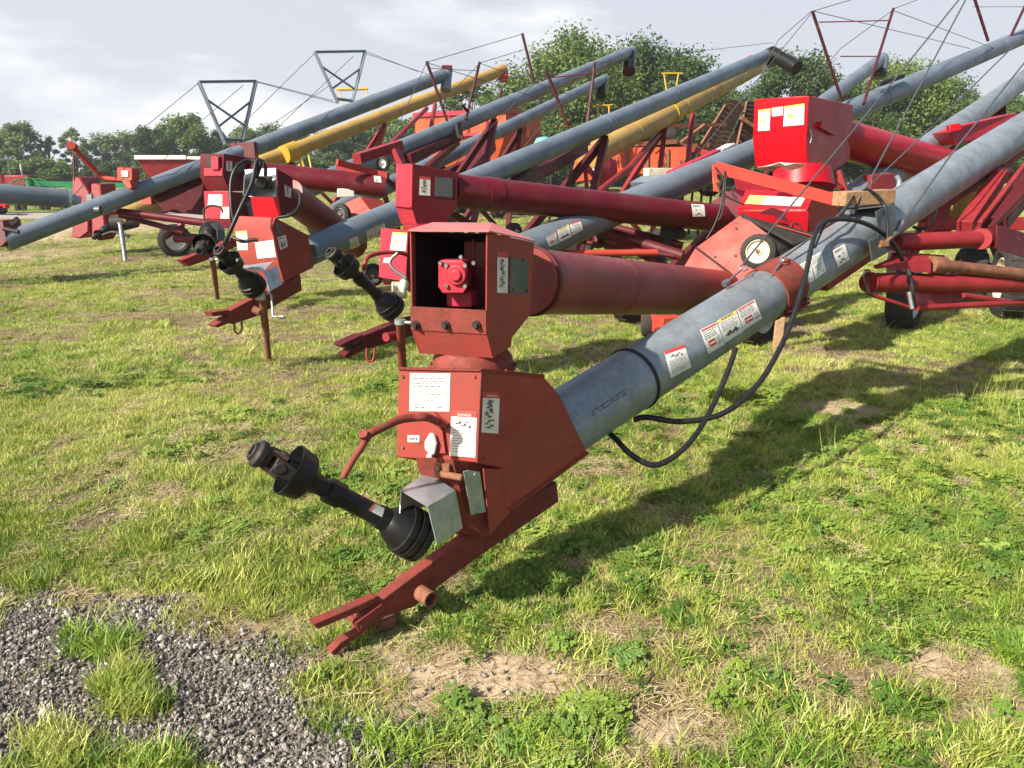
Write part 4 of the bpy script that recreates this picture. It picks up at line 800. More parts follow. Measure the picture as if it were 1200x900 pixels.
# ================================================================== AUGER bright red
a6 = thing('grain_auger', 'bright red auger with a boxy decal-covered gearbox housing standing behind the nearest grey tube', 'grain auger', (P(930, 280, 6.3).x, P(930, 280, 6.3).y, 0), G_AUG)
A6a, A6b = P(975, 252, 6.7), P(1160, 122, 11.2)
simple_tube(a6, A6a, A6b, 0.15, M['galv'], ext1=5)
s6 = Vector((0.68, 0.733, 0)); w6 = Vector((s6.y, -s6.x, 0))
b6, pl6, q6 = px_prism(a6, 'gearbox_housing', [(948, 112), (1000, 123), (996, 187), (973, 204), (947, 196), (945, 163)], 6.2, -w6*0.47, M['bright'], plane_n=w6, bevel=0.006)
f6 = Plane(q6[0], (q6[5]-q6[0]).cross(w6))
decal('instruction_decal', [(889, 129), (903, 127), (902, 152.7), (888.5, 153.5)], f6, b6, 'yelpic', seed=71, off=0.003)
decal('number_decal', [(904.5, 126.5), (918, 124.8), (917.5, 135), (905, 136.5)], f6, b6, 'text', seed=72, off=0.003)
decal('warning_decal', [(919.5, 124.5), (943, 121), (942, 146), (918, 148)], f6, b6, 'yelpic', seed=73, off=0.003)
mb = MB(); mb.cyl(pl6.hit(960, 147), pl6.hit(960, 147)+w6*0.03, 0.03, n=16); mb.beam(pl6.hit(958, 148)+w6*.02, pl6.hit(975, 158)+w6*.02, 0.02, 0.02); mb.build('cover_latch', M['bright'], b6)
mb = MB(); mb.tube([pl6.hit(948, 152)+w6*.01, pl6.hit(949, 160)+w6*.015, pl6.hit(948, 168)+w6*.01], 0.008); mb.build('latch_clip', M['steel'], b6)
mb = MB(); pts = [(889, 196, 6.1), (903, 194.5, 6.0), (914, 190.5, 6.02), (921, 194, 5.98), (932, 191, 6.0), (946, 192, 6.05), (938, 197, 6.1), (926, 200, 6.15), (918, 196, 6.1), (905, 198.5, 6.1)]
vs = [P(*p) for p in pts]; mb.ext(vs, (0.0, 0.06, 0.0)); mb.build('torn_seal', M['decal'], b6, bevel=0.004)
mb = MB(); mb.cyl(P(940, 222, 6.6), P(940, 200, 6.6), 0.27, 0.24, n=32); mb.build('turntable_ring', M['bright'], a6)
mb = MB(); mb.beam(P(982, 200, 6.7), P(993, 232, 6.7), 0.05, 0.05); mb.beam(P(905, 214, 6.4), P(985, 219, 6.5), 0.06, 0.03); mb.build('support_strut', M['frame'], a6)
simple_tube(a6, P(996, 166, 7.25), P(1150, 206, 8.7), 0.178, M['bright'], 'swing_tube', ext0=0.35)
b6b, pl6b, q6b = px_prism(a6, 'boot_housing', [(955, 224), (984, 232), (981, 266), (950, 284), (945, 247)], 6.15, -n1v*0.62, M['bright'], plane_n=n1v, bevel=0.006)
f6b = Plane(q6b[0], (q6b[4]-q6b[0]).cross(n1v))
decal('instruction_decal', [(879, 229), (944, 232), (938, 242), (873, 239)], f6b, b6b, 'strip', 'long white strip of decals', seed=74, off=0.004)
mb = MB(); mb.ext([P(864, 247, 6.0), P(948, 248, 5.95), P(946, 284, 6.0), P(880, 300, 6.05)], (0.05, 0.2, 0)); mb.build('boot_front', M['bright'], b6b, bevel=0.004)
mb = MB(); mb.plate([P(888, 250, 5.9), P(905, 243, 5.85), P(918, 248, 5.85), P(925, 262, 5.9), P(905, 252, 5.85)], 0.01); mb.tube([P(925, 268, 5.85), P(930, 262, 5.85), P(937, 264, 5.85), P(938, 275, 5.85)], 0.01); mb.build('boot_bracket', M['dframe'], b6b)
mb = MB(); mb.ext([P(1020, 225, 7.0), P(1022, 205, 7.0), P(1048, 203, 7.2), P(1050, 225, 7.2)], (0, .2, 0)); mb.build('rear_bracket', M['frame'], a6, bevel=0.01)
mb = MB(); mb.tube([P(1035, 228, 6.9), P(1048, 226, 6.9), P(1054, 214, 6.9), P(1050, 206, 6.9)], 0.022); mb.build('bent_pipe', M['zinc'], a6)
pr = ground(910, 411); mb = MB(); mb.beam(Vector((pr.x, pr.y, -0.01)), Vector((pr.x+0.02, pr.y, P(920, 275, 6.5).z)), 0.07, 0.05, up=Vector((0, 1, 0))); mb.build('stand_leg', M['woodp'], a6)
mb = MB(); q = [P(1110, 154, 8.2), P(1125, 148, 8.2), P(1190, 132, 9.2), P(1200, 140, 9.2), P(1160, 158, 8.6), P(1122, 170, 8.2)]; mb.ext(q, (0.1, 0.5, 0)); hp6 = mb.build('intake_hopper', M['bright'], a6, bevel=0.01)
mb = MB(); mb.ext([P(1112, 146, 8.1), P(1125, 144, 8.1), P(1128, 152, 8.1), P(1113, 156, 8.1)], (.05, .15, 0)); mb.build('hopper_rim', M['bright'], hp6, bevel=0.01)
# ================================================================== AUGER far grey at the right top
a7 = thing('grain_auger', 'distant grey tube with a black down-spout poking up right of the bright red box', 'grain auger', (P(900, 160, 15).x, P(900, 160, 15).y, 0), G_AUG)
simple_tube(a7, P(860, 196, 13.5), P(1034, 69, 19.5), 0.155, M['galvd'])
mb = MB(); mb.cyl(P(1033, 70, 19.4), P(1031, 87, 19.2), 0.17, n=18); mb.build('spout', M['galvd'], a7)
mb = MB(); mb.cyl(P(1031, 82, 19.2), P(1030, 88, 19.2), 0.16, n=18); mb.build('spout_liner', M['black'], a7)
# ================================================================== AUGER with grey masts, far left
a8 = thing('grain_auger', 'leftmost grey auger carrying two grey trapezoid truss masts against the sky', 'grain auger', ground(30, 330), G_AUG)
L0, L1 = P(6, 284, 11.0), P(520, 88, 16.5)
T8 = simple_tube(a8, L0, L1, 0.135, M['galvd'], rings=(0.16, 0.5, 0.78))
S8 = simple_tube(a8, P(80, 233, 12.0), P(-260, 208, 9.8), 0.145, M['galvd'], 'swing_tube')
mb = MB(); mb.lathe(P(80, 233, 12.0), P(95, 236, 12.1)-P(80, 233, 12.0), [(0, 0.155), (0.25, 0.155), (0.3, 0.09), (1.0, 0.07)], 24, rel=True); mb.build('tube_cap', M['zinc'], S8)
mb = MB(); mb.ext([P(-30, 262, 10.9), P(4, 258, 10.9), P(9, 283, 10.9), P(2, 290, 10.9), P(-30, 290, 10.9)], (0, 0.4, 0)); mb.build('boot_housing', M['maroon'], a8, bevel=0.02)
mb = MB(); mb.beam(P(13, 262, 10.8), P(21, 256, 10.8), 0.06, 0.06); mb.tube([P(4, 268, 10.8), P(14, 270, 10.8), P(22, 272, 10.8)], 0.03); mb.build('tube_clamp', M['dark'], a8)
mb = MB(); mb.ext([P(101, 228, 11.8), P(107, 227, 11.8), P(108, 240, 11.8), P(102, 240, 11.8)], (0, .05, 0)); mb.cyl(P(112, 246, 11.7), P(118, 246, 11.7), 0.06); mb.build('tube_clamp', M['dplate'], a8)
def trap(parent, tl, tr, bl, br, d1, d2):
    b = MB(); a_, b_, c_, e_ = P(*tl, d1), P(*tr, d2), P(*bl, (d1+d2)/2-.1), P(*br, (d1+d2)/2+.1)
    b.beam(a_, b_, 0.05, 0.045); b.beam(a_, c_, 0.055, 0.05, up=Vector((0, 1, 0))); b.beam(b_, e_, 0.055, 0.05, up=Vector((0, 1, 0)))
    b.cyl(a_.lerp(c_, .27), b_.lerp(e_, .72), 0.02, n=8); b.cyl(a_.lerp(c_, .72), b_.lerp(e_, .32), 0.02, n=8); b.cyl(c_+UPZ*0.08, e_+UPZ*0.08, 0.03, n=8)
    return b.build('truss_mast', M['galvd'], parent)
trap(a8, (233, 96), (300, 95), (264, 169), (283, 169), 13.0, 13.8); trap(a8, (369, 61), (428, 60), (396, 121), (412, 123), 14.6, 15.4)
cables(a8, [[(233, 97, 13), (150, 165, 12), (60, 255, 11.4)], [(369, 62, 14.6), (300, 130, 13.8), (255, 170, 13)], [(428, 60, 15.4), (490, 84, 16)], [(300, 95, 13.8), (390, 118, 14.8)], [(285, 100, 13.7), (232, 145, 12.9), (180, 200, 12.2)], [(414, 66, 15.2), (330, 145, 13.6)], [(300, 96, 13.8), (395, 121, 14.9)], [(426, 62, 15.4), (505, 88, 16.3)], [(388, 99, 15), (290, 165, 13.6)]], 0.009)
mb = MB(); mb.cyl(P(524, 80, 16.6), P(522, 106, 16.5), 0.12, 0.11, n=18); mb.build('spout', M['galvd'], a8); mb = MB(); mb.beam(P(518, 79, 16.5), P(530, 79, 16.5), 0.1, 0.08); mb.build('spout_bracket', M['maroon'], a8)
mb = MB(); mb.ext([P(422, 125, 15), P(445, 118, 15.2), P(441, 122, 15.2), P(424, 129, 15)], (0, .1, 0)); mb.build('tube_plate', M['dplate'], a8)
# red hoist arm on the far left auger
mb = MB(); mb.tube([P(84, 171, 11.7), P(92, 179, 11.8), P(110, 198, 12), P(120, 207, 12.1), P(130, 210, 12.1), P(140, 210, 12.1)], 0.04, n=12); mb.cyl(P(83, 170, 11.6), P(87, 172, 11.8), 0.06, n=12); mb.build('hoist_arm', M['ored'], a8)
mb = MB(); mb.ext([P(137, 196, 12.0), P(155, 197, 12.0), P(155, 212, 12.0), P(137, 212, 12.0)], (0, .25, 0)); mb.ext([P(142, 211, 11.95), P(152, 211, 11.95), P(155, 220, 11.95), P(150, 222, 11.95)], (0, .2, 0)); wb = mb.build('winch_box', M['ored'], a8, bevel=0.01)
mb = MB(); mb.ext([P(142, 200, 11.985), P(150, 200, 11.985), P(150, 207, 11.985), P(142, 207, 11.985)], (0, .005, 0)); mb.build('decal', M['decal'], wb)
mb = MB(); mb.cyl(P(86, 176, 11.8), P(87, 212, 12.0), 0.012, n=6); mb.build('chain', M['rust'], a8)
# undercarriage: long red arms, trapezoid track and wheel
mb = MB(); cylp(mb, (125, 246, 12.2), (245, 262, 12.2), 0.06, 14); cylp(mb, (140, 252, 12.4), (215, 272, 12.4), 0.045, 14); cylp(mb, (205, 278, 12.6), (245, 281, 12.6), 0.08, 12); cylp(mb, (193, 278, 12.6), (215, 262, 12.6), 0.05, 12); mb.build('axle_frame', M['maroon'], a8)
mb = MB(); mb.ext([P(175, 226, 12.8), P(238, 195, 13.2), P(242, 228, 13.0), P(236, 252, 13.0), P(192, 248, 12.8)], (0, .3, 0)); mb.beam(P(170, 226, 12.7), P(236, 196, 13.1), 0.12, 0.1); mb.build('track_beam', M['dframe'], a8, bevel=0.01)
mb = MB(); mb.ext([P(165, 224, 12.9), P(176, 222, 12.9), P(178, 240, 12.9), P(166, 240, 12.9)], (0, .2, 0)); mb.build('counterweight', M['ored'], a8, bevel=0.01)
gw = ground(207, 300); wheel(a8, Vector((gw.x, gw.y, 0.30)), (0.55, -0.83, 0), 0.31, 0.2, M['whiterim'])
mb = MB(); cylp(mb, (205, 278, 12.9), (232, 285, 13.4), 0.05); mb.ext([P(290-22, 168, 13.3), P(297, 166, 13.3), P(299, 186, 13.3), P(268, 186, 13.3)], (0, .2, 0)); mb.build('lift_bracket', M['maroon'], a8)
# ================================================================== yellow augers
a9 = thing('grain_auger', 'left yellow auger slanting below the two-masted grey tube, with an orange-red spout', 'grain auger', ground(145, 306), G_AUG)
simple_tube(a9, P(140, 255, 14.5), P(590, 82, 24), 0.165, M['yellow'], rings=(0.35, 0.42, 0.55, 0.7))
mb = MB(); mb.cyl(P(588, 80, 24), P(590, 93, 23.9), 0.17, n=16); mb.build('spout', M['ored'], a9)
mb = MB(); mb.ext([P(84, 208, 15.0), P(93, 207, 15.0), P(105, 225, 15.0), P(104, 272, 15.0), P(93, 280, 15.0), P(84, 278, 15.0)], (0.1, .5, 0)); mb.ext([P(106, 215, 15), P(118, 215, 15), P(124, 270, 15), P(115, 283, 15), P(107, 275, 15)], (0.1, .4, 0)); mb.build('boot_housing', M['frame'], a9, bevel=0.03)
mb = MB(); mb.ext([P(140, 233, 14.8), P(168, 226, 14.8), P(168, 252, 14.8), P(146, 256, 14.8)], (0, .4, 0)); mb.build('side_plate', M['frame'], a9, bevel=0.02)
driveline(a9, P(124, 270, 14.7), P(114, 276, 14.5), 0.10, 0.05, deco=False)
mb = MB(); mb.cyl(P(133, 262, 14.6), P(160, 259, 14.6), 0.17, 0.12, n=16); mb.tube([P(120, 276, 14.5), P(132, 272, 14.5), P(146, 275, 14.4), P(152, 277, 14.4)], 0.03); mb.build('hitch_bar', M['dark'], a9)
jack(a9, (141, 262, 14.5), (147, 306), 0.045, 'steel')
mb = MB()
for x, y, h in ((325, 178, 14), (338, 176, 14), (344, 150, 0)): pass
for p, q in (((330, 180), (327, 163)), ((338, 176), (336, 160)), ((343, 176), (340, 160)), ((350, 200), (352, 187)), ((365, 198), (362, 182)), ((353, 186), (358, 200))): mb.cyl(P(*p, 17.3), P(*q, 17.3), 0.03, n=6)
mb.cyl(P(333, 180, 17.2), P(346, 176, 17.4), 0.21, n=16); mb.build('tube_bracket', M['yelb'], a9)
mb = MB(); mb.cyl(P(395, 105, 22), P(431, 104, 22), 0.04, n=8); mb.cyl(P(397, 106, 22), P(404, 128, 20), 0.02, n=6); mb.cyl(P(430, 106, 22), P(432, 125, 21), 0.02, n=6); mb.cyl(P(484, 117, 22.5), P(499, 113, 22.5), 0.09, n=6); mb.build('cable_yoke', M['yelb'], a9)
for p_, q_ in (((447, 180, 17), (500, 127, 20.5)), ((503, 160, 20), (510, 122, 20.6)), ((420, 196, 16.5), (450, 176, 17))): mb = MB(); mb.cyl(P(*p_), P(*q_), 0.055, n=10); mb.build('lift_leg', M['frame'], a9)
a10 = thing('grain_auger', 'right yellow auger with ribbed tube rising just behind a grey one, red spout', 'grain auger', (P(640, 215, 13.5).x, P(640, 215, 13.5).y, 0), G_AUG)
Y0, Y1 = P(688, 185, 12.6), P(886, 79, 19.5)
simple_tube(a10, Y0, Y1, 0.195, M['yellow'], rings=(0.2, 0.45, 0.62, 0.74, 0.85))
mb = MB(); mb.cyl(P(882, 70, 21), P(881, 84, 20.9), 0.20, n=16); mb.build('spout', M['bright'], a10)
mb = MB(); cy = line_d(Y0, Y1, 787); dy = (Y1-Y0).normalized(); mb.lathe(cy-dy*.15, dy, [(0, .195), (0, .225), (.3, .225), (.3, .195)], 28)
for p, q in (((706, 157), (704, 148)), ((720, 153), (718, 143)), ((737, 142), (745, 135)), ((745, 135), (752, 150)), ((697, 124), (718, 123)), ((775, 86), (800, 86)), ((778, 86), (784, 125)), ((795, 86), (790, 120)), ((700, 124), (706, 170)), ((714, 124), (712, 165)), ((703, 156), (722, 146))): mb.cyl(P(*p, 16.5), P(*q, 16.5), 0.017, n=6)
mb.build('tube_bracket', M['yelb'], a10)
for p_, q_ in (((738, 196, 13), (797, 130, 16.8)), ((806, 192, 15.5), (813, 120, 17)), ((738, 196, 13), (700, 226, 12))): mb = MB(); mb.cyl(P(*p_), P(*q_), 0.055, n=10); mb.build('lift_leg', M['frame'], a10)
def undercarriage(parent, a, b, px, m='dframe', wr_=0.30, half=0.75, up=0.15, back=1.8):
    c = line_d(a, b, px); d = H(b-a); n_ = Vector((d.y, -d.x, 0)); ax = Vector((c.x, c.y, 0))-d*0.3
    for sg in (-1, 1):
        w_ = ax+n_*half*sg; wheel(parent, Vector((w_.x, w_.y, wr_)), n_, wr_, .2, M['whiterim'])
        q = MB(); q.beam(Vector((w_.x, w_.y, wr_))-n_*sg*.15, c+d*1.6+UPZ*(b-a).normalized().z*1.5-UPZ*up, .09, .1); q.build('lift_arm', M[m], parent)
        q = MB(); q.beam(Vector((w_.x, w_.y, wr_))-n_*sg*.15, c-d*back-UPZ*(.1+(b-a).normalized().z*back), .06, .07); q.build('brace', M[m], parent)
    q = MB(); q.cyl(ax-n_*half+UPZ*wr_, ax+n_*half+UPZ*wr_, .05, n=12); q.build('axle', M[m], parent)
undercarriage(a2, A2a, A2b, 840); undercarriage(a3, A3a, A3b, 640, back=2.2); undercarriage(a4, A4a, A4b, 520); undercarriage(a6, A6a, A6b, 1150)
undercarriage(a10, Y0, Y1, 740, 'frame'); undercarriage(a9, P(140, 255, 14.5), P(590, 82, 24), 400, 'frame'); undercarriage(a5, P(395, 247, 11.6), P(709, 93, 21), 570)
# ================================================================== machines behind
wg = thing('grain_wagon', 'large orange grain wagon behind the grey tubes, orange warning triangle on its shaded end', 'wagon', (P(560, 190, 27).x, P(560, 190, 27).y, 0))
wl = [P(486, 135, 27), P(593, 137, 25), P(634, 128, 27.5), P(530, 127, 29.5)]
zb = P(560, 168, 26).z; zt = wl[0].z
pA = [Vector((p.x, p.y, zt)) for p in wl]; c_ = sum(pA, Vector())/4
def ins(k, z): return [Vector((c_.x+(p.x-c_.x)*k, c_.y+(p.y-c_.y)*k, z)) for p in pA]
zm = P(540, 158, 26).z
mb = MB(); mb.prism(ins(1, zm), ins(1, zt)); mb.prism(ins(0.55, zm-1.3), ins(0.995, zm-0.002)); body = mb.build('wagon_box', M['orange'], wg, bevel=0.02)
mb = MB()
for k in range(4): mb.beam(ins(1.01, zt)[k], ins(1.01, zt)[(k+1) % 4], 0.12, 0.14)
e0, e1 = ins(1.0, zt)[0], ins(1.0, zt)[1]
for k in range(1, 5):
    p = e0.lerp(e1, k/5); mb.beam(Vector((p.x, p.y-.04, zm)), Vector((p.x, p.y-.04, zt)), 0.07, 0.06, up=Vector((0, 1, 0)))
for k in range(4): mb.beam(ins(1.01, zm)[k], ins(1.01, zm)[(k+1) % 4], 0.08, 0.08)
mb.build('box_rim', M['maroonlit'], body)
mb = MB(); r0 = ins(1.0, (zt+zm)/2-.1); tcx = r0[1].lerp(r0[2], 0.55); nrm = (r0[2]-r0[1]).cross(UPZ).normalized()
if nrm.dot(CAMP-tcx) < 0: nrm = -nrm
e = (r0[2]-r0[1]).normalized(); tcx = tcx+nrm*0.06-UPZ*0.1; mb.ext([tcx-e*.22-UPZ*.2, tcx+e*.22-UPZ*.2, tcx+UPZ*.25], nrm*0.01); mb.build('warning_triangle', mat('safety_orange', (0.8, 0.16, 0.02), rough=0.5), body)
mb = MB(); q = ins(0.7, 0.6); mb.beam(q[0], q[2], 0.15, 0.15); mb.beam(q[1], q[3], 0.15, 0.15); mb.beam(ins(.6, .6)[0], ins(.5, zm-1.2)[0], .1, .1); mb.beam(ins(.6, .6)[1], ins(.5, zm-1.2)[1], .1, .1); mb.build('running_gear', M['dark'], wg)
for k in range(4): wheel(wg, ins(0.72, 0.48)[k], (0.9, -0.4, 0), 0.48, 0.3, M['whiterim'])
# orange forage machine in the middle
hv = thing('forage_machine', 'orange farm machine with curved side shields and a spare tyre between the tubes', 'farm machine', (P(740, 215, 17).x, P(740, 215, 17).y, 0))
mb = MB(); pf = [(705, 178), (716, 173), (805, 172), (806, 196), (775, 204), (730, 206), (708, 200)]
mb.ext([P(x, y, 17.2) for x, y in pf], (0.2, 1.6, 0)); hvb = mb.build('machine_body', M['orange'], hv, bevel=0.04)
mb = MB()
for x in (733, 757, 781): mb.ext([P(x, 174, 17.15), P(x+3, 174, 17.15), P(x+3, 200, 17.15), P(x, 200, 17.15)], (0, .05, 0))
for x, y in ((716, 184), (745, 184), (770, 186), (795, 184)):
    for k in range(3): mb.beam(P(x+k*4, y, 17.12), P(x+k*4+2, y+8, 17.12), 0.02, 0.02)
mb.build('rib_set', M['rust'], hvb)
mb = MB(); c = [P(x, y, 16.6) for x, y in ((671, 200), (674, 188), (682, 181), (697, 178), (705, 186), (703, 204), (694, 212), (675, 214))]; mb.ext(c, (0.1, .6, 0)); mb.build('side_shield', M['orange'], hv, bevel=0.03)
mb = MB(); mb.lathe(P(700, 200, 16.7), P(722, 200, 16.7)-P(700, 200, 16.7), [(0, .25), (.6, .3), (1, .2)], 20, rel=True); mb.build('rotor_housing', M['maroonlit'], hv)
wheel(hv, P(694.5, 195, 16.3), (-.1, -1, 0.1), 0.17, 0.12, M['whiterim'], 'spare_wheel')
mb = MB(); mb.beam(P(764, 148, 17.5), P(850, 146, 18.5), 0.08, 0.08); mb.beam(P(798, 168, 17.5), P(826, 147, 17.8), 0.1, 0.08); mb.beam(P(705, 173, 17.6), P(830, 170, 18), 0.12, 0.08); mb.beam(P(720, 171, 17.4), P(790, 166, 17.6), 0.4, 0.1); mb.build('top_rail', M['rust'], hv)
mb = MB(); mb.cyl(P(748, 158, 17.8), P(790, 160, 17.8), 0.2, n=14); mb.box(P(770, 152, 17.9), 0.6, 0.3, 0.2); mb.build('engine_block', M['dark'], hv, bevel=0.02)
for xx in (715, 795):
    g_ = P(xx, 205, 18); wheel(hv, Vector((g_.x, g_.y, 0.5)), (1, -.1, 0), 0.5, 0.35, M['cream'])
# orange low implement right of it
im = thing('tillage_implement', 'orange toolbar implement behind the red hoist rail with rusty frame rails', 'farm machine', (P(820, 200, 19).x, P(820, 200, 19).y, 0))
mb = MB(); mb.beam(P(803, 172, 18.5), P(840, 184, 18.5), .14, .14); mb.beam(P(790, 196, 18.5), P(850, 192, 19.5), .2, .2); mb.beam(P(800, 205, 18.5), P(806, 180, 18.5), .12, .12); mb.build('toolbar', M['ored'], im, bevel=.01)
mb = MB()
for k in range(5): g_ = P(800+k*11, 195, 19); mb.tube([g_, g_+Vector((0, -.25, -.3)), Vector((g_.x, g_.y-.05, 0.05))], 0.03)
mb.build('tine_set', M['dark'], im)
dh = thing('disc_harrow', 'folded rusty disc harrow wings standing up against the dark trees', 'disc harrow', (P(860, 190, 22).x, P(860, 190, 22).y, 0))
def gang(p, q, n, r):
    b = MB(); p, q = Vector(p), Vector(q); b.cyl(p, q, 0.05, n=8); d = (q-p).normalized()
    for k in range(n):
        c = p.lerp(q, (k+.5)/n); b.lathe(c, d, [(0, r), (0.01, r), (0.06, r*0.5), (0.08, 0.06), (0.05, 0.06), (0.04, r*0.5)], 18)
    return b.build('disc_gang', M['discs'], dh)
gang(P(826, 182, 22), P(862, 122, 22.5), 12, 0.26); gang(P(838, 196, 21.5), P(852, 160, 22), 7, 0.26); gang(P(868, 168, 22.5), P(882, 124, 23), 9, 0.27)
mb = MB(); mb.beam(P(868, 138, 22.2), P(886, 150, 22.4), .1, .1); mb.beam(P(822, 188, 21.8), P(890, 176, 22.4), .15, .12); mb.beam(P(818, 176, 21.7), P(850, 124, 22.2), .06, .08); mb.beam(P(860, 186, 22), P(875, 120, 22.8), .06, .08); 
g_ = P(850, 190, 22); mb.beam(Vector((g_.x, g_.y, 0)), g_, .12, .12, up=Vector((0, 1, 0))); mb.build('frame', M['rust'], dh)
# row of other far machines
wr = thing('grain_wagon', 'low red wagon with a white top rim behind the far-left grey tube', 'wagon', (P(205, 215, 30).x, P(205, 215, 30).y, 0))
mb = MB(); w0_, w1_ = P(182, 187, 30), P(236, 187, 30); z0 = P(200, 200, 30).z; mb.prism([Vector((w0_.x+.3, 30, z0-.4)), Vector((w1_.x-.3, 30, z0-.4)), Vector((w1_.x-.3, 31.6, z0-.4)), Vector((w0_.x+.3, 31.6, z0-.4))], [Vector((w0_.x, 29.7, w0_.z)), Vector((w1_.x, 29.7, w0_.z)), Vector((w1_.x, 32, w0_.z)), Vector((w0_.x, 32, w0_.z))]); mb.build('wagon_box', M['frame'], wr, bevel=.02)
mb = MB(); mb.beam(Vector((w0_.x-.05, 29.7, w0_.z+.06)), Vector((w1_.x+.05, 29.7, w0_.z+.06)), .15, .14); mb.beam(Vector((w0_.x-.05, 32, w0_.z+.06)), Vector((w1_.x+.05, 32, w0_.z+.06)), .15, .14); mb.build('box_rim', M['decal'], wr)
mb = MB(); mb.beam(Vector((w0_.x+.3, 30.8, z0-.55)), Vector((w1_.x-.3, 30.8, z0-.55)), .2, .2); mb.build('chassis', M['dark'], wr)
for x_ in (w0_.x+.5, w1_.x-.5):
    for y_ in (30.1, 31.6): wheel(wr, (x_, y_, 0.42), (0, 1, 0), 0.42, 0.28, M['whiterim'])
gm = thing('hay_rake', 'green rotary hay rake parked beside the road at the far left', 'hay rake', (P(52, 235, 33).x, P(52, 235, 33).y, 0))
mb = MB(); gc = Vector((P(54, 220, 33).x, 33, 0.8))
for k in range(9):
    a = k*math.pi*2/9; mb.tube([gc+Vector((0, 0, .5)), gc+Vector((math.cos(a)*.7, math.sin(a)*.7, .35)), gc+Vector((math.cos(a)*1.1, math.sin(a)*1.1, -.4)), gc+Vector((math.cos(a)*1.15, math.sin(a)*1.15, -.8))], .02, n=6)
mb.cyl(gc-UPZ*.2, gc+UPZ*.55, .16); mb.beam(gc+Vector((0, 0, .3)), gc+Vector((4.3, .4, .2)), .14, .2); mb.beam(gc+Vector((1.4, .2, .1)), gc+Vector((4.2, .2, -.3)), .3, .25); mb.build('rotor', M['green'], gm)
for dx in (-.5, .5, 3.9): wheel(gm, gc+Vector((dx, -.1, -.65)), (1, 0, 0), .3, .2, M['yelb'])
rm = thing('seed_drill', 'long low red seed drill beyond the grey tube at the left edge of the yard', 'farm machine', (P(10, 243, 30).x, P(10, 243, 30).y, 0))
rc = Vector((P(10, 240, 30).x, 29.5, .45)); mb = MB(); mb.beam(rc+Vector((-2, 0, 0)), rc+Vector((1, -.5, 0)), .5, .22); mb.prism([rc+Vector((-2, .5, .2)), rc+Vector((.8, .5, .2)), rc+Vector((.8, .9, .2)), rc+Vector((-2, .9, .2))], [rc+Vector((-2, .3, .6)), rc+Vector((.8, .3, .6)), rc+Vector((.8, 1.1, .6)), rc+Vector((-2, 1.1, .6))]); mb.beam(rc+Vector((.6, -.3, .1)), rc+Vector((1.4, -1, -.1)), .15, .15); mb.build('seed_hopper', M['bright'], rm, bevel=.02)
for dx in (-1.6, .4): wheel(rm, rc+Vector((dx, .2, -.13)), (1, 0, 0), .32, .15, M['dplate'])
tr = thing('tractor', 'small dark tractor with a red bonnet among far machines at the left', 'tractor', (P(28, 232, 38).x, 38, 0))
tb = Vector((P(28, 232, 38).x, 38, 0)); mb = MB(); mb.box(tb+Vector((.6, 0, 1.15)), 1.3, .7, .5); mb.box(tb+Vector((-.5, 0, 1.1)), .9, .6, .7); mb.build('bonnet', M['frame'], tr, bevel=.05)
mb = MB()
for sx in (-.9, -.1):
    for sy in (-.45, .45): mb.beam(tb+Vector((sx, sy, 1.2)), tb+Vector((sx, sy, 2.1)), .06, .06, up=Vector((0, 1, 0)))
mb.box(tb+Vector((-.5, 0, 2.13)), 1.2, 1.1, .08); mb.cyl(tb+Vector((.7, .1, 1.4)), tb+Vector((.7, .1, 1.9)), .04); mb.build('canopy', M['whiterim'], tr)
for sy in (-.65, .65): wheel(tr, tb+Vector((-.6, sy, .6)), (0, 1, 0), .6, .3, M['cream'], 'rear_wheel'); wheel(tr, tb+Vector((1.0, sy, .35)), (0, 1, 0), .35, .2, M['cream'], 'front_wheel')
# items seen below the tubes around x 400-500
rw = thing('rotary_mower', 'orange-red mower deck on a small black wheel below the maroon side tubes', 'mower', (P(500, 290, 8.5).x, P(500, 290, 8.5).y, 0))
mb = MB(); mb.ext([P(446, 325, 7.6), P(456, 314, 7.6), P(485, 316, 7.6), P(482, 332, 7.6), P(450, 334, 7.6)], (.2, .5, 0)); mb.build('deck', M['maroonlit'], rw, bevel=.01)
wheel(rw, P(437, 322, 7.6), (.3, -.95, 0), .11, .08, M['dplate'], 'wheel')
tk = thing('tractor_tyre_cart', 'two dark tyres under the red frame at the right edge behind the nearest auger', 'cart', (P(1170, 300, 9).x, P(1170, 300, 9).y, 0))
g_ = P(1190, 300, 8.5); wheel(tk, Vector((g_.x, g_.y, .42)), (.95, -.3, 0), .42, .3, M['cream']); g_ = P(1140, 300, 9.2); wheel(tk, Vector((g_.x, g_.y, .36)), (.95, -.3, 0), .36, .3, M['cream'])
mb = MB(); mb.beam(P(1080, 262, 8.6), P(1260, 262, 8.6), .12, .14); mb.beam(P(1095, 235, 8.8), P(1100, 275, 8.8), .2, .2, up=Vector((0, 1, 0))); mb.build('chassis', M['frame'], tk, bevel=.01)
mb = MB(); mb.beam(P(1118, 240, 8.9), P(1160, 232, 9.2), .5, .35); mb.build('seed_tank', M['yellow'], tk, bevel=.03)
tp_ = P(638, 160, 24); tkk = thing('water_tank', 'pale teal plastic tank on a dark stand just right of the orange wagon', 'tank', (tp_.x, tp_.y, 0))
mb = MB(); mb.lathe(tp_, Vector((0, 0, -1)), [(0, .05), (.05, .25), (.2, .33), (.7, .34), (.72, .3)], 24); mb.build('tank_body', M['teal'], tkk)
for a_, b_ in ((-.2, -.2), (.2, -.2), (.2, .2), (-.2, .2)): mb = MB(); mb.beam(Vector((tp_.x+a_, tp_.y+b_, 0)), Vector((tp_.x+a_, tp_.y+b_, tp_.z-.7)), .06, .06, up=Vector((0, 1, 0))); mb.build('leg', M['dark'], tkk)

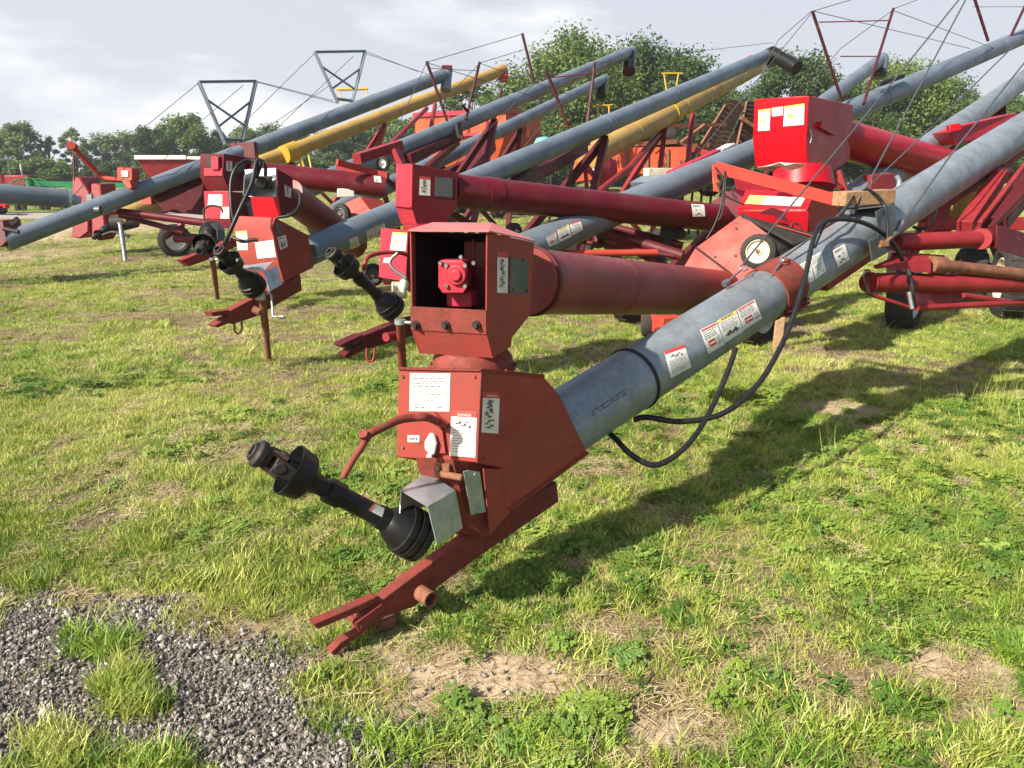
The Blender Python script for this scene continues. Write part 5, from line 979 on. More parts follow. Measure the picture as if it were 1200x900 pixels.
# ================================================================== GROUND, GRASS
def vnoise(x, y, s, seed):
    x = x*s+seed*17.3; y = y*s+seed*9.1; xi = np.floor(x); yi = np.floor(y); fx = x-xi; fy = y-yi
    def h(a, b): v = np.sin(a*127.1+b*311.7+seed*74.7)*43758.5453; return v-np.floor(v)
    u = fx*fx*(3-2*fx); v = fy*fy*(3-2*fy)
    return (h(xi, yi)*(1-u)+h(xi+1, yi)*u)*(1-v)+(h(xi, yi+1)*(1-u)+h(xi+1, yi+1)*u)*v
def fbm(x, y, s, seed, o=4):
    r = 0; a = 0.5; t = 0
    for k in range(o): r = r+a*vnoise(x, y, s*2**k, seed+k); t += a; a *= 0.5
    return r/t
def gp(px, py): v = ground(px, py); return v.x, v.y
def ell(x, y, px, py, rx, ry):
    cx, cy = gp(px, py); ex = abs(gp(px+rx, py)[0]-cx); ey = abs(gp(px, py-ry)[1]-gp(px, py+ry)[1])/2
    return np.sqrt(((x-cx)/ex)**2+((y-cy)/ey)**2)
GPOLY = [gp(*p) for p in ((-120, 690), (0, 697), (90, 703), (190, 712), (255, 735), (320, 765), (385, 805), (445, 850), (505, 880), (600, 960), (-300, 960))]
def sdpoly(x, y, poly):
    d = np.full(x.shape, 1e9); ins_ = np.zeros(x.shape, bool); n = len(poly)
    for i in range(n):
        ax, ay = poly[i]; bx, by = poly[(i+1) % n]; ex, ey = bx-ax, by-ay
        t = np.clip(((x-ax)*ex+(y-ay)*ey)/(ex*ex+ey*ey), 0, 1); d = np.minimum(d, np.hypot(x-ax-ex*t, y-ay-ey*t))
        c = ((ay > y) != (by > y)) & (x < (bx-ax)*(y-ay)/(by-ay+1e-12)+ax); ins_ ^= c
    return np.where(ins_, -d, d)
def masks(x, y):
    wob = (fbm(x, y, 5, 3)-0.5)*0.34
    sd = sdpoly(x, y, GPOLY)+wob
    gravel = np.clip(0.5-(sd+(fbm(x, y, 14, 8)-.5)*.22)/0.16, 0, 1)
    isl = np.minimum.reduce([ell(x, y, 115, 758, 42, 12), ell(x, y, 140, 800, 32, 20), ell(x, y, 160, 832, 30, 12), ell(x, y, 120, 905, 130, 26), ell(x, y, 10, 912, 60, 20)])+wob*1.6
    island = np.clip((1.0-isl)/0.2, 0, 1)
    sand = np.zeros(x.shape)
    for px, py, rx, ry, k in ((560, 790, 105, 26, 1), (480, 825, 50, 16, .7), (790, 860, 60, 22, .9), (1130, 785, 70, 22, .9), (975, 482, 42, 9, .9), (420, 752, 70, 22, .75), (60, 272, 110, 10, .9), (250, 262, 60, 6, .6), (1165, 835, 60, 25, .6), (735, 735, 60, 16, .4), (960, 800, 50, 14, .4), (40, 700, 70, 10, .7), (160, 705, 90, 9, .7), (310, 740, 40, 22, .6), (20, 300, 60, 7, .5), (640, 240, 60, 6, .4)):
        e_ = ell(x, y, px, py, rx*1.25, ry*1.35)+wob*2.4; sand = np.maximum(sand, k*np.clip((1.15-e_)/0.5, 0, 1))
    mud = np.zeros(x.shape)
    for px, py, rx, ry, k in ((110, 570, 55, 26, .8), (120, 610, 50, 14, .8), (60, 690, 60, 12, .6), (640, 500, 60, 16, .0), (700, 700, 70, 20, .3), (230, 400, 60, 5, .6), (560, 560, 30, 20, 0), (400, 700, 20, 10, .2), (60, 545, 40, 8, .3), (380, 455, 40, 5, .4)):
        e_ = ell(x, y, px, py, rx, ry)+wob*3; mud = np.maximum(mud, k*np.clip((1.15-e_)/0.5, 0, 1))
    n = fbm(x, y, 0.9, 21); thin = np.clip((n-0.54)/0.16, 0, 1)*0.55
    n2 = fbm(x, y, 4.5, 31); thin = np.clip(thin+np.clip((n2-0.57)/0.14, 0, 1)*0.7, 0, 0.9)
    st = fbm(x*.55+y*.12, y*1.7, 1.1, 61); thin = np.clip(thin+np.clip((st-0.55)/0.1, 0, 1)*np.clip((y-4)/3, 0, 1)*.7, 0, .92)
    return gravel*(1-island), sand*(1-gravel), mud*(1-gravel), thin, island*gravel
def gh(x, y):
    return (fbm(x, y, 1.3, 5)-0.5)*0.05*np.clip(y/3, 0, 1)+(fbm(x, y, 9, 6)-0.5)*0.02
def axis_pts(lo, hi, near0, near1, step, n):
    core = np.arange(near0, near1, step)
    l_ = near0-np.geomspace(step, near0-lo, n)[::-1] if near0 > lo else np.array([])
    r_ = near1+np.geomspace(step, hi-near1, n)
    return np.concatenate([l_, core, r_])
gx = axis_pts(-420, 420, -4.5, 4.5, 0.035, 70); gy = axis_pts(-30, 430, 1.2, 7.5, 0.035, 110)
X, Y = np.meshgrid(gx, gy); Z = gh(X, Y)*np.clip(1.4-Y/40, 0, 1)
co = np.stack([X, Y, Z], -1).reshape(-1, 3); nx, ny = len(gx), len(gy)
idx = np.arange(nx*ny).reshape(ny, nx); fc = np.stack([idx[:-1, :-1], idx[:-1, 1:], idx[1:, 1:], idx[1:, :-1]], -1).reshape(-1, 4)
me = bpy.data.meshes.new('ground'); me.vertices.add(len(co)); me.vertices.foreach_set('co', co.astype(np.float32).ravel())
me.loops.add(fc.size); me.loops.foreach_set('vertex_index', fc.astype(np.int32).ravel()); me.polygons.add(len(fc)); me.polygons.foreach_set('loop_start', (np.arange(len(fc))*4).astype(np.int32))
me.update(calc_edges=True); me.polygons.foreach_set('use_smooth', [True]*len(fc))
gr, sa, mu, th, isl_ = masks(co[:, 0], co[:, 1])
for nm, arr in (('gravel', gr), ('sand', sa), ('mud', mu), ('thin', th)):
    at = me.attributes.new(nm, 'FLOAT', 'POINT'); at.data.foreach_set('value', arr.astype(np.float32))
gmat = bpy.data.materials.new('field_ground'); gmat.use_nodes = True; t = gmat.node_tree; n = t.nodes; l = t.links; b = n['Principled BSDF']; b.inputs['Roughness'].default_value = 0.95; b.inputs['Specular IOR Level'].default_value = 0.15
geo = n.new('ShaderNodeNewGeometry')
def nz(s, d=8, r=.65):
    q = n.new('ShaderNodeTexNoise'); q.inputs['Scale'].default_value = s; q.inputs['Detail'].default_value = d; q.inputs['Roughness'].default_value = r; l.new(geo.outputs['Position'], q.inputs['Vector']); return q
def ramp(src, stops):
    q = n.new('ShaderNodeValToRGB'); e = q.color_ramp.elements
    while len(e) < len(stops): e.new(0.5)
    for k, (p, c) in enumerate(stops): e[k].position = p; e[k].color = (*c, 1)
    l.new(src, q.inputs[0]); return q.outputs[0]
def mixc(f, a, c):
    q = n.new('ShaderNodeMixRGB'); l.new(f, q.inputs[0]); l.new(a, q.inputs[1]); l.new(c, q.inputs[2]); return q.outputs[0]
def attr(nm): q = n.new('ShaderNodeAttribute'); q.attribute_name = nm; return q.outputs['Fac']
tz = nz(38, 10, .7); big = nz(0.22, 6, .6)
turf_a = ramp(tz.outputs['Fac'], [(0.35, (0.045, 0.052, 0.016)), (0.5, (0.13, 0.15, 0.04)), (0.66, (0.26, 0.27, 0.10))])
turf_b = ramp(tz.outputs['Fac'], [(0.35, (0.06, 0.05, 0.03)), (0.5, (0.20, 0.18, 0.08)), (0.66, (0.36, 0.31, 0.17))])
bigr = ramp(big.outputs['Fac'], [(0.45, (0, 0, 0)), (0.62, (1, 1, 1))])
turf = mixc(bigr, turf_a, turf_b)
soil = ramp(nz(55, 9, .7).outputs['Fac'], [(0.35, (0.06, 0.042, 0.028)), (0.6, (0.20, 0.145, 0.09))])
sand_ = ramp(nz(30, 9, .7).outputs['Fac'], [(0.35, (0.18, 0.125, 0.075)), (0.5, (0.40, 0.30, 0.19)), (0.62, (0.50, 0.39, 0.26))])
grav = ramp(nz(90, 6, .8).outputs['Fac'], [(0.4, (0.06, 0.05, 0.04)), (0.55, (0.20, 0.17, 0.14)), (0.66, (0.36, 0.32, 0.27))])
c = mixc(attr('thin'), turf, soil); c = mixc(attr('mud'), c, soil); c = mixc(attr('sand'), c, sand_); c = mixc(attr('gravel'), c, grav); l.new(c, b.inputs['Base Color'])
bp = n.new('ShaderNodeBump'); bp.inputs['Strength'].default_value = 0.6; bp.inputs['Distance'].default_value = 0.02; l.new(nz(45, 9, .75).outputs['Fac'], bp.inputs['Height']); l.new(bp.outputs[0], b.inputs['Normal'])
me.materials.append(gmat); go = bpy.data.objects.new('ground', me); COL.objects.link(go); tag(go, 'grassy field with bare sandy patches', 'ground', kind='structure')
# gravel road at far left
rdm = mat('road_gravel', (0.30, 0.27, 0.23), (0.22, 0.20, 0.17), rough=.9, nscale=2, bump=.3)
mb = MB(); r0_, r1_ = 26.5, 31.0; mb.ext([Vector((-60, r0_, -.02)), Vector((-8.0, r0_+.8, -.02)), Vector((-8.2, r1_+.2, -.02)), Vector((-60, r1_, -.02))], (0, 0, 0.045)); tag(mb.build('road', rdm, smooth=False), 'pale gravel track crossing behind the machines', 'road', kind='structure')

# ---- instancing
def inst_group(name, coll):
    ng = bpy.data.node_groups.new(name, 'GeometryNodeTree'); ng.interface.new_socket('Geometry', in_out='INPUT', socket_type='NodeSocketGeometry'); ng.interface.new_socket('Geometry', in_out='OUTPUT', socket_type='NodeSocketGeometry')
    q = ng.nodes; k = ng.links; gi = q.new('NodeGroupInput'); go_ = q.new('NodeGroupOutput'); ip = q.new('GeometryNodeInstanceOnPoints'); ci = q.new('GeometryNodeCollectionInfo'); ci.inputs['Collection'].default_value = coll
    ci.inputs['Separate Children'].default_value = True; ci.inputs['Reset Children'].default_value = True
    def na(nm, ty): a_ = q.new('GeometryNodeInputNamedAttribute'); a_.data_type = ty; a_.inputs['Name'].default_value = nm; return a_.outputs['Attribute']
    k.new(gi.outputs[0], ip.inputs['Points']); k.new(ci.outputs[0], ip.inputs['Instance']); ip.inputs['Pick Instance'].default_value = True
    k.new(na('idx', 'INT'), ip.inputs['Instance Index']); k.new(na('rot', 'FLOAT_VECTOR'), ip.inputs['Rotation']); k.new(na('scl', 'FLOAT_VECTOR'), ip.inputs['Scale']); k.new(ip.outputs[0], go_.inputs[0]); return ng
def scatter(name, pts, rot, scl, idx_, protos, label, cat, mats):
    coll = bpy.data.collections.new(name+'_prototypes')
    for i, (pm) in enumerate(protos):
        o = bpy.data.objects.new('%s_%02d' % (name, i), pm); coll.objects.link(o)
    m_ = bpy.data.meshes.new(name); m_.vertices.add(len(pts)); m_.vertices.foreach_set('co', pts.astype(np.float32).ravel())
    a_ = m_.attributes.new('idx', 'INT', 'POINT'); a_.data.foreach_set('value', idx_.astype(np.int32))
    a_ = m_.attributes.new('rot', 'FLOAT_VECTOR', 'POINT'); a_.data.foreach_set('vector', rot.astype(np.float32).ravel())
    a_ = m_.attributes.new('scl', 'FLOAT_VECTOR', 'POINT'); a_.data.foreach_set('vector', scl.astype(np.float32).ravel())
    for x_ in mats: m_.materials.append(x_)
    o = bpy.data.objects.new(name, m_); COL.objects.link(o); tag(o, label, cat, kind='stuff')
    md = o.modifiers.new('scatter', 'NODES'); md.node_group = inst_group(name, coll); return o
def leafmat(name, stops, lo=0.5, trans=0.25, nsc=0.8, loc=True):
    m_ = bpy.data.materials.new(name); m_.use_nodes = True; t_ = m_.node_tree; q = t_.nodes; k = t_.links; b_ = q['Principled BSDF']; out = q['Material Output']
    oi = q.new('ShaderNodeObjectInfo'); nzz = q.new('ShaderNodeTexNoise'); nzz.inputs['Scale'].default_value = nsc; nzz.inputs['Detail'].default_value = 5
    if loc: k.new(oi.outputs['Location'], nzz.inputs['Vector'])
    else:
        g_ = q.new('ShaderNodeNewGeometry'); k.new(g_.outputs['Position'], nzz.inputs['Vector'])
    mm = q.new('ShaderNodeMath'); mm.operation = 'MULTIPLY_ADD'; mm.inputs[1].default_value = 0.42; k.new(oi.outputs['Random'], mm.inputs[0]); 
    m2 = q.new('ShaderNodeMath'); m2.operation = 'ADD'; m2.inputs[1].default_value = -0.21; k.new(nzz.outputs['Fac'], m2.inputs[0]); k.new(m2.outputs[0], mm.inputs[2])
    r_ = q.new('ShaderNodeValToRGB'); e = r_.color_ramp.elements
    while len(e) < len(stops): e.new(.5)
    for i, (p, c_) in enumerate(stops): e[i].position = p; e[i].color = (*c_, 1)
    k.new(mm.outputs[0], r_.inputs[0]); k.new(r_.outputs[0], b_.inputs['Base Color']); b_.inputs['Roughness'].default_value = lo; b_.inputs['Specular IOR Level'].default_value = 0.3
    tr_ = q.new('ShaderNodeBsdfTranslucent'); k.new(r_.outputs[0], tr_.inputs['Color']); ms = q.new('ShaderNodeMixShader'); ms.inputs[0].default_value = trans
    k.new(b_.outputs[0], ms.inputs[1]); k.new(tr_.outputs[0], ms.inputs[2]); k.new(ms.outputs[0], out.inputs['Surface']); return m_
GM = [leafmat('lawn_grass', [(0.25, (0.11, 0.18, 0.022)), (0.45, (0.28, 0.35, 0.05)), (0.62, (0.44, 0.46, 0.11)), (0.85, (0.54, 0.50, 0.22))], nsc=.5),
      leafmat('lush_grass', [(0.3, (0.09, 0.18, 0.02)), (0.5, (0.18, 0.30, 0.035)), (0.7, (0.32, 0.41, 0.07))]),
      leafmat('dry_grass', [(0.3, (0.30, 0.22, 0.11)), (0.55, (0.44, 0.35, 0.19)), (0.75, (0.55, 0.46, 0.28))]),
      leafmat('clover', [(0.3, (0.07, 0.14, 0.02)), (0.5, (0.13, 0.21, 0.03)), (0.7, (0.24, 0.31, 0.05))]),
      leafmat('flower_white', [(0.3, (.7, .7, .62)), (.7, (.8, .8, .7))])]
def tuft(seed, nb, rad, h0, h1, wd, m, lean=0.6, flat=0.0):
    r = random.Random(seed); vs = []; fs = []
    for _ in range(nb):
        a = r.random()*6.283; q = rad*math.sqrt(r.random()); x0, y0 = math.cos(a)*q, math.sin(a)*q
        h = r.uniform(h0, h1); b_ = r.random()*6.283; ln = r.uniform(0.15, lean)*h*(1+flat*2); dx, dy = math.cos(b_), math.sin(b_); s_ = r.random()*6.283; wx, wy = math.cos(s_)*wd/2*r.uniform(.6, 1.2), math.sin(s_)*wd/2
        o = len(vs); hh = h*(1-flat*r.random())
        for k, (tt, ww) in enumerate(((0, 1), (0.4, .95), (0.75, .6))):
            cx, cy, cz = x0+dx*ln*tt*tt, y0+dy*ln*tt*tt, hh*(tt-0.25*tt*tt*lean)-0.004
            vs += [(cx-wx*ww, cy-wy*ww, cz), (cx+wx*ww, cy+wy*ww, cz)]
        vs.append((x0+dx*ln, y0+dy*ln, hh*(1-0.25*lean)))
        fs += [(o, o+1, o+3, o+2), (o+2, o+3, o+5, o+4), (o+4, o+5, o+6)]
    m_ = bpy.data.meshes.new('tuft'); m_.from_pydata(vs, [], fs); m_.materials.append(m); m_.polygons.foreach_set('use_smooth', [True]*len(fs)); return m_
def cloverm(seed, nl, rad, m):
    r = random.Random(seed); vs = []; fs = []
    for _ in range(nl):
        a = r.random()*6.283; q = rad*math.sqrt(r.random()); x0, y0, z0 = math.cos(a)*q, math.sin(a)*q, r.uniform(.012, .045)
        for k in range(3):
            an = a+k*2.094; s_ = r.uniform(.004, .008); cx, cy = x0+math.cos(an)*s_, y0+math.sin(an)*s_; o = len(vs); tl = r.uniform(-.5, .5)*s_
            for j in range(5): b_ = j*1.257; vs.append((cx+math.cos(b_)*s_, cy+math.sin(b_)*s_, z0+tl*math.cos(b_)+.002*j))
            fs.append((o, o+1, o+2, o+3, o+4))
    m_ = bpy.data.meshes.new('clover'); m_.from_pydata(vs, [], fs); m_.materials.append(m); return m_
def straw(seed, nb, rad, m):
    r = random.Random(seed); vs = []; fs = []
    for _ in range(nb):
        a = r.random()*6.283; q = rad*math.sqrt(r.random()); x0, y0 = math.cos(a)*q, math.sin(a)*q; b_ = r.random()*6.283; ln = r.uniform(.03, .09); z0 = r.uniform(.003, .03); z1 = r.uniform(.003, .035); w_ = .0012
        dx, dy = math.cos(b_)*ln, math.sin(b_)*ln; o = len(vs); vs += [(x0-dy/ln*w_, y0+dx/ln*w_, z0), (x0+dy/ln*w_, y0-dx/ln*w_, z0+.001), (x0+dx+dy/ln*w_, y0+dy-dx/ln*w_, z1), (x0+dx-dy/ln*w_, y0+dy+dx/ln*w_, z1+.001)]; fs.append((o, o+1, o+2, o+3))
    m_ = bpy.data.meshes.new('straw'); m_.from_pydata(vs, [], fs); m_.materials.append(m); return m_
PRO = [tuft(1, 34, .05, .02, .055, .0032, GM[0]), tuft(2, 34, .05, .025, .065, .003, GM[0]), tuft(3, 28, .05, .02, .05, .0036, GM[0], .9),
       tuft(4, 30, .045, .03, .08, .004, GM[1], .8), tuft(5, 26, .04, .03, .09, .0045, GM[1], .9),
       tuft(6, 22, .05, .02, .05, .0026, GM[2], 1.2, .4), straw(7, 26, .06, GM[2]),
       cloverm(8, 34, .055, GM[3]), cloverm(9, 28, .05, GM[3]),
       tuft(10, 40, .045, .045, .10, .0038, GM[0], .9), tuft(11, 30, .035, .05, .12, .0042, GM[1], 1.0),
       tuft(12, 5, .05, .14, .30, .0026, GM[0], .35)]
def cand(y0, y1, dens, seed):
    r = np.random.default_rng(seed); hw = 0.80*y1+1.0; nn_ = int(dens*2*hw*(y1-y0)); x = r.uniform(-hw, hw, nn_); y = r.uniform(y0, y1, nn_); k = np.abs(x) < 0.80*y+0.9; return x[k], y[k]
AX = []; bands = [(1.3, 3.4, 1250, .92), (3.4, 6.0, 800, 1.0), (6.0, 11, 360, 1.2), (11, 22, 95, 1.9), (22, 46, 26, 3.0), (46, 90, 5, 5.0)]
for bi, (y0, y1, de, sc_) in enumerate(bands):
    x, y = cand(y0, y1, de, 100+bi); gr, sa, mu, th, il = masks(x, y); r = np.random.default_rng(200+bi)
    keep = (1-gr*1.0)*(1-0.86*np.clip(sa, 0, 1))*(1-0.75*mu)*(1-0.5*th); rv = r.random(len(x)); k = rv < keep
    k |= (gr > .5) & (r.random(len(x)) < 0.012)
    if y1 > 20: k &= ~((y > 26) & (y < 31.3) & (x < -7.8))
    x, y, sa, mu, th, il = x[k], y[k], sa[k], mu[k], th[k], il[k]; m_ = len(x); u = r.random(m_)
    lush = fbm(x, y, .8, 41); fine = fbm(x, y, 3.0, 43)
    for px, py, rx, ry, kk in ((560, 870, 190, 34, .3), (900, 830, 120, 40, .22), (250, 640, 80, 28, .22), (640, 700, 90, 30, .2), (720, 650, 120, 40, .15), (1000, 580, 120, 40, .12), (90, 650, 60, 14, .2), (160, 890, 80, 14, .25), (780, 750, 60, 20, .1), (1180, 760, 60, 60, .08)): lush = lush+kk*np.clip(1.2-ell(x, y, px, py, rx, ry), 0, 1)
    ii = r.integers(0, 3, m_)
    L_ = np.clip((lush-.5)/.16, 0, 1)
    sel = r.random(m_) < L_*.34; ii = np.where(sel, r.choice([3, 4, 3, 8, 7] if y1 < 6.5 else [3, 4, 3, 3, 3], m_), ii)
    dry = np.clip(np.clip((th-.2)*1.1, 0, 1)+sa*.7+mu*.5+.10, 0, .85); sel = r.random(m_) < dry*.85; ii = np.where(sel, r.choice([5, 6], m_), ii)
    sel = (fine > .60) & (r.random(m_) < .12) & (sa < .3); ii = np.where(sel, 9, ii)
    sel = r.random(m_) < .006*(x > .5)+.001; ii = np.where(sel, 11, ii)
    ii = np.where((il > .5) & (r.random(m_) < .8), r.choice([9, 10, 9, 3], m_), ii)
    z = gh(x, y)*np.clip(1.4-y/40, 0, 1)
    s_ = r.uniform(.7, 1.25, m_)*sc_*(0.75+.5*fine); clump = fbm(x, y, 9, 47, 2); hgt = s_*np.where(sa > .4, .6, .70)/(sc_**.75)*np.clip(.45+1.1*clump, .5, 1.4)
    AX.append((np.stack([x, y, z], 1), np.stack([r.normal(0, .12, m_), r.normal(0, .12, m_), r.uniform(0, 6.28, m_)], 1), np.stack([s_, s_, hgt], 1), ii))
# extra tall clumps
ex = []
r = np.random.default_rng(5)
for px, py, n_, sp, pi in ((1190, 770, 26, 22, 10), (230, 690, 10, 25, 9), (305, 700, 26, 60, 9), (60, 880, 20, 70, 9), (470, 875, 16, 60, 10), (900, 880, 24, 90, 10), (1160, 880, 24, 50, 9), (640, 890, 22, 90, 4), (1170, 480, 16, 50, 11), (1020, 385, 10, 28, 11), (400, 750, 10, 30, 9), (1000, 850, 14, 80, 9), (740, 560, 10, 80, 9), (140, 800, 26, 34, 9), (120, 760, 20, 40, 10), (165, 830, 16, 30, 9)):
    for _ in range(n_):
        gx_, gy_ = gp(px+r.normal(0, sp*.5), py+r.normal(0, sp*.22)); ex.append((gx_, gy_, pi))
ex = np.array(ex); m_ = len(ex); s_ = r.uniform(.7, 1.2, m_)
AX.append((np.stack([ex[:, 0], ex[:, 1], gh(ex[:, 0], ex[:, 1])], 1), np.stack([r.normal(0, .1, m_), r.normal(0, .1, m_), r.uniform(0, 6.28, m_)], 1), np.stack([s_]*3, 1), ex[:, 2].astype(int)))
cat4 = [np.concatenate([a[k] for a in AX]) for k in range(4)]
scatter('grass', cat4[0], cat4[1], cat4[2], cat4[3], PRO, 'short mown grass with clover and dry straw covering the field', 'grass', GM)
# stones
def stone(seed, m):
    import bmesh
    bm = bmesh.new(); bmesh.ops.create_icosphere(bm, subdivisions=1, radius=1); r = random.Random(seed); sx, sy, sz = r.uniform(.8, 1.3), r.uniform(.6, 1), r.uniform(.4, .8)
    for v in bm.verts: v.co *= r.uniform(.75, 1.15); v.co.x *= sx; v.co.y *= sy; v.co.z *= sz
    m_ = bpy.data.meshes.new('stone'); bm.to_mesh(m_); bm.free(); m_.materials.append(m); return m_
SM = leafmat('gravel_stone', [(0.25, (.045, .038, .030)), (.42, (.12, .105, .087)), (.58, (.22, .197, .168)), (.8, (.42, .385, .335))], lo=.8, trans=0, nsc=60)
x, y = cand(1.3, 3.6, 21000, 9); k = x < 0.6; x, y = x[k], y[k]; gr, sa, mu, th, il = masks(x, y); r = np.random.default_rng(77); k = r.random(len(x)) < gr*.95+mu*.06+sa*.05+il*.2; x, y = x[k], y[k]; m_ = len(x)
s_ = r.lognormal(-5.6, .55, m_); s_ = np.clip(s_, .0012, .014)
scatter('gravel', np.stack([x, y, gh(x, y)+s_*.2+r.uniform(0, .006, m_)], 1), r.uniform(0, 6.28, (m_, 3)), np.stack([s_]*3, 1), r.integers(0, 6, m_), [stone(i, SM) for i in range(6)], 'loose grey crushed stone in the lower left corner', 'gravel', [SM])

# ================================================================== TREES
BK = mat('bark', (0.10, 0.075, 0.055), (0.05, 0.04, 0.03), rough=.9, nscale=3, bump=.4, bscale=8)
LM = [leafmat('leaf_dark_green', [(0.35, (0.030, 0.058, 0.012)), (0.5, (0.055, 0.095, 0.022)), (0.68, (0.085, 0.13, 0.032))], lo=.6, trans=.3, nsc=.35, loc=False),
      leafmat('leaf_mid_green', [(0.35, (0.040, 0.082, 0.012)), (0.5, (0.072, 0.13, 0.022)), (0.68, (0.12, 0.175, 0.035))], lo=.6, trans=.3, nsc=.35, loc=False),
      leafmat('leaf_pale_green', [(0.35, (0.07, 0.115, 0.030)), (0.5, (0.11, 0.16, 0.045)), (0.68, (0.16, 0.205, 0.07))], lo=.6, trans=.3, nsc=.35, loc=False)]
def tree_mesh(seed, Hh, Wr, base, ncl, nleaf, ls, lm, spread=1.0, airy=.6, trunk=.3):
    r = random.Random(seed); tv = MB(); leaves_v = []; leaves_f = []
    top = Vector((r.uniform(-.3, .3), r.uniform(-.3, .3), Hh*0.8))
    pts = [Vector((0, 0, -.1)), Vector((r.uniform(-.1, .1), 0, Hh*.25)), Vector((r.uniform(-.3, .3), r.uniform(-.3, .3), Hh*.5)), top]
    def limb(p, q, r0, r1):
        mid = p.lerp(q, .5)+Vector((r.uniform(-.2, .2), r.uniform(-.2, .2), r.uniform(0, .4)))*((q-p).length*.25)
        for a_, b_, ra, rb in ((p, mid, r0, (r0+r1)/2), (mid, q, (r0+r1)/2, r1)): tv.cyl(a_, b_, ra, rb, n=6)
    for i in range(3): tv.cyl(pts[i], pts[i+1], trunk*(1-.28*i), trunk*(1-.28*(i+1)), n=8)
    for c_ in range(ncl):
        f = base+(1-base)*((c_+r.random())/ncl)
        prof = math.sin(min(1, max(0, (f-base*0.6)/(1.03-base*0.6)))*math.pi)**.6
        a = r.random()*6.283; q = Wr*prof*(r.random()**.45)*r.uniform(.75, 1.12)*spread
        c = Vector((math.cos(a)*q, math.sin(a)*q, Hh*f*r.uniform(.93, 1.04)))
        if r.random() < .75: limb(Vector((0, 0, 0)).lerp(top, min(.95, f*.75)), c, trunk*.22, trunk*.05)
        cr = Wr*r.uniform(.17, .34)*airy/.6
        for _ in range(nleaf):
            dv = Vector((r.gauss(0, 1), r.gauss(0, 1), r.gauss(0, .75))); dv = dv.normalized()*(r.random()**.5)*cr*r.uniform(.7, 1.15)
            p = c+dv; s_ = ls*r.uniform(.6, 1.4); nrm_ = (dv.normalized()*.6+Vector((r.gauss(0, .6), r.gauss(0, .6), r.gauss(.4, .6)))).normalized(); x_ = nrm_.orthogonal().normalized(); an = r.random()*6.28; y_ = nrm_.cross(x_); x2 = x_*math.cos(an)+y_*math.sin(an); y2 = nrm_.cross(x2)
            o = len(leaves_v); leaves_v += [p-x2*s_, p-y2*s_*.55, p+x2*s_, p+y2*s_*.55+nrm_*s_*.2]; leaves_f.append((o, o+1, o+2, o+3))
    m_ = bpy.data.meshes.new('crown'); m_.from_pydata([tuple(v) for v in leaves_v], [], leaves_f); m_.materials.append(lm); m_.polygons.foreach_set('use_smooth', [False]*len(leaves_f))
    tm = bpy.data.meshes.new('trunk'); tm.from_pydata([tuple(v) for v in tv.v], [], tv.f); tm.materials.append(BK); tm.polygons.foreach_set('use_smooth', [True]*len(tm.polygons))
    return tm, m_
TP = {'bigA': tree_mesh(1, 13, 7.8, .2, 100, 420, .165, LM[1]), 'bigB': tree_mesh(2, 13, 7.4, .18, 96, 420, .16, LM[1]), 'bigC': tree_mesh(3, 12, 6.6, .14, 80, 400, .16, LM[0]),
      'ova': tree_mesh(4, 9, 4.0, .08, 50, 230, .20, LM[1]), 'ovb': tree_mesh(5, 9, 4.4, .06, 48, 230, .20, LM[2]), 'thin': tree_mesh(6, 10, 2.8, .12, 38, 150, .18, LM[2], airy=.5), 'bush': tree_mesh(7, 4, 3.6, .02, 50, 240, .16, LM[1]), 'ovc': tree_mesh(8, 9, 4.6, .05, 56, 250, .20, LM[1]), 'sparse': tree_mesh(9, 12, 5.0, .3, 32, 180, .16, LM[1], airy=.45)}
def tree(kind, px, top, D, label, group=None, wsc=1.0, rz=None):
    tm, cm = TP[kind]; Hm = max(v.co.z for v in cm.vertices); x = (px-600)/F*(D*CP+0.4)
    hgt = CH+math.tan(math.atan((450-top)/F)-PITCH)*D; s = hgt/Hm
    o = thing('tree', label, 'tree', (x*1.0, D, 0), group); o.location.x = (px-600)/F*(D*CP+(-CH+hgt*.5)*(-SP)+CH*0); o.scale = (s*wsc, s*wsc, s); o.rotation_euler.z = random.random()*6.28 if rz is None else rz
    for nm, m_ in (('trunk', tm), ('crown', cm)):
        c_ = bpy.data.objects.new(nm, m_); COL.objects.link(c_); c_.parent = o
    return o
tree('bigA', 668, 20, 62, 'tall broad tree just right of centre, its crown above the black-spouted grey tubes')
tree('bigB', 748, 34, 66, 'tall rounded tree directly behind the higher black down-spout')
tree('bigC', 805, 52, 64, 'broad dark tree sloping down towards the slanted black spout')
tree('bigA', 850, 92, 70, 'dark tree behind the rusty disc harrow', rz=2)
tree('bigC', 925, 48, 60, 'bushy dark tree behind the black down-turned spout left of the red masts')
tree('bigB', 978, 78, 64, 'dark tree behind the red mast legs above the bright red box', rz=1)
tree('bigB', 1060, 58, 62, 'mid-green tree seen under the large grey tube at the right')
tree('bigC', 1110, 78, 66, 'darker tree with a bare brown stem right of the mid-green one', wsc=.8)
tree('bigA', 1180, 98, 70, 'tree at the right edge behind the steep grey tube')
tree('sparse', 1030, 118, 58, 'thin-crowned tree low beneath the large grey tube', wsc=.9)
tree('thin', 556, 92, 80, 'slender pale tree standing alone above the orange wagon', wsc=1.5)
tree('ovc', 620, 120, 74, 'low dark tree between the orange wagon and the tall broad tree')
tl = [(-30, 150, 'ova'), (20, 140, 'ova'), (58, 158, 'thin'), (88, 148, 'thin'), (120, 152, 'ovb'), (150, 150, 'ovb'), (182, 146, 'ova'), (218, 130, 'ovc'), (252, 150, 'ova'), (290, 146, 'ovc'), (318, 140, 'ovb'), (350, 156, 'ova'), (380, 150, 'ovb'), (412, 146, 'ovc'), (440, 140, 'ovc'), (470, 134, 'ova'), (505, 128, 'ovc'), (540, 130, 'ova')]
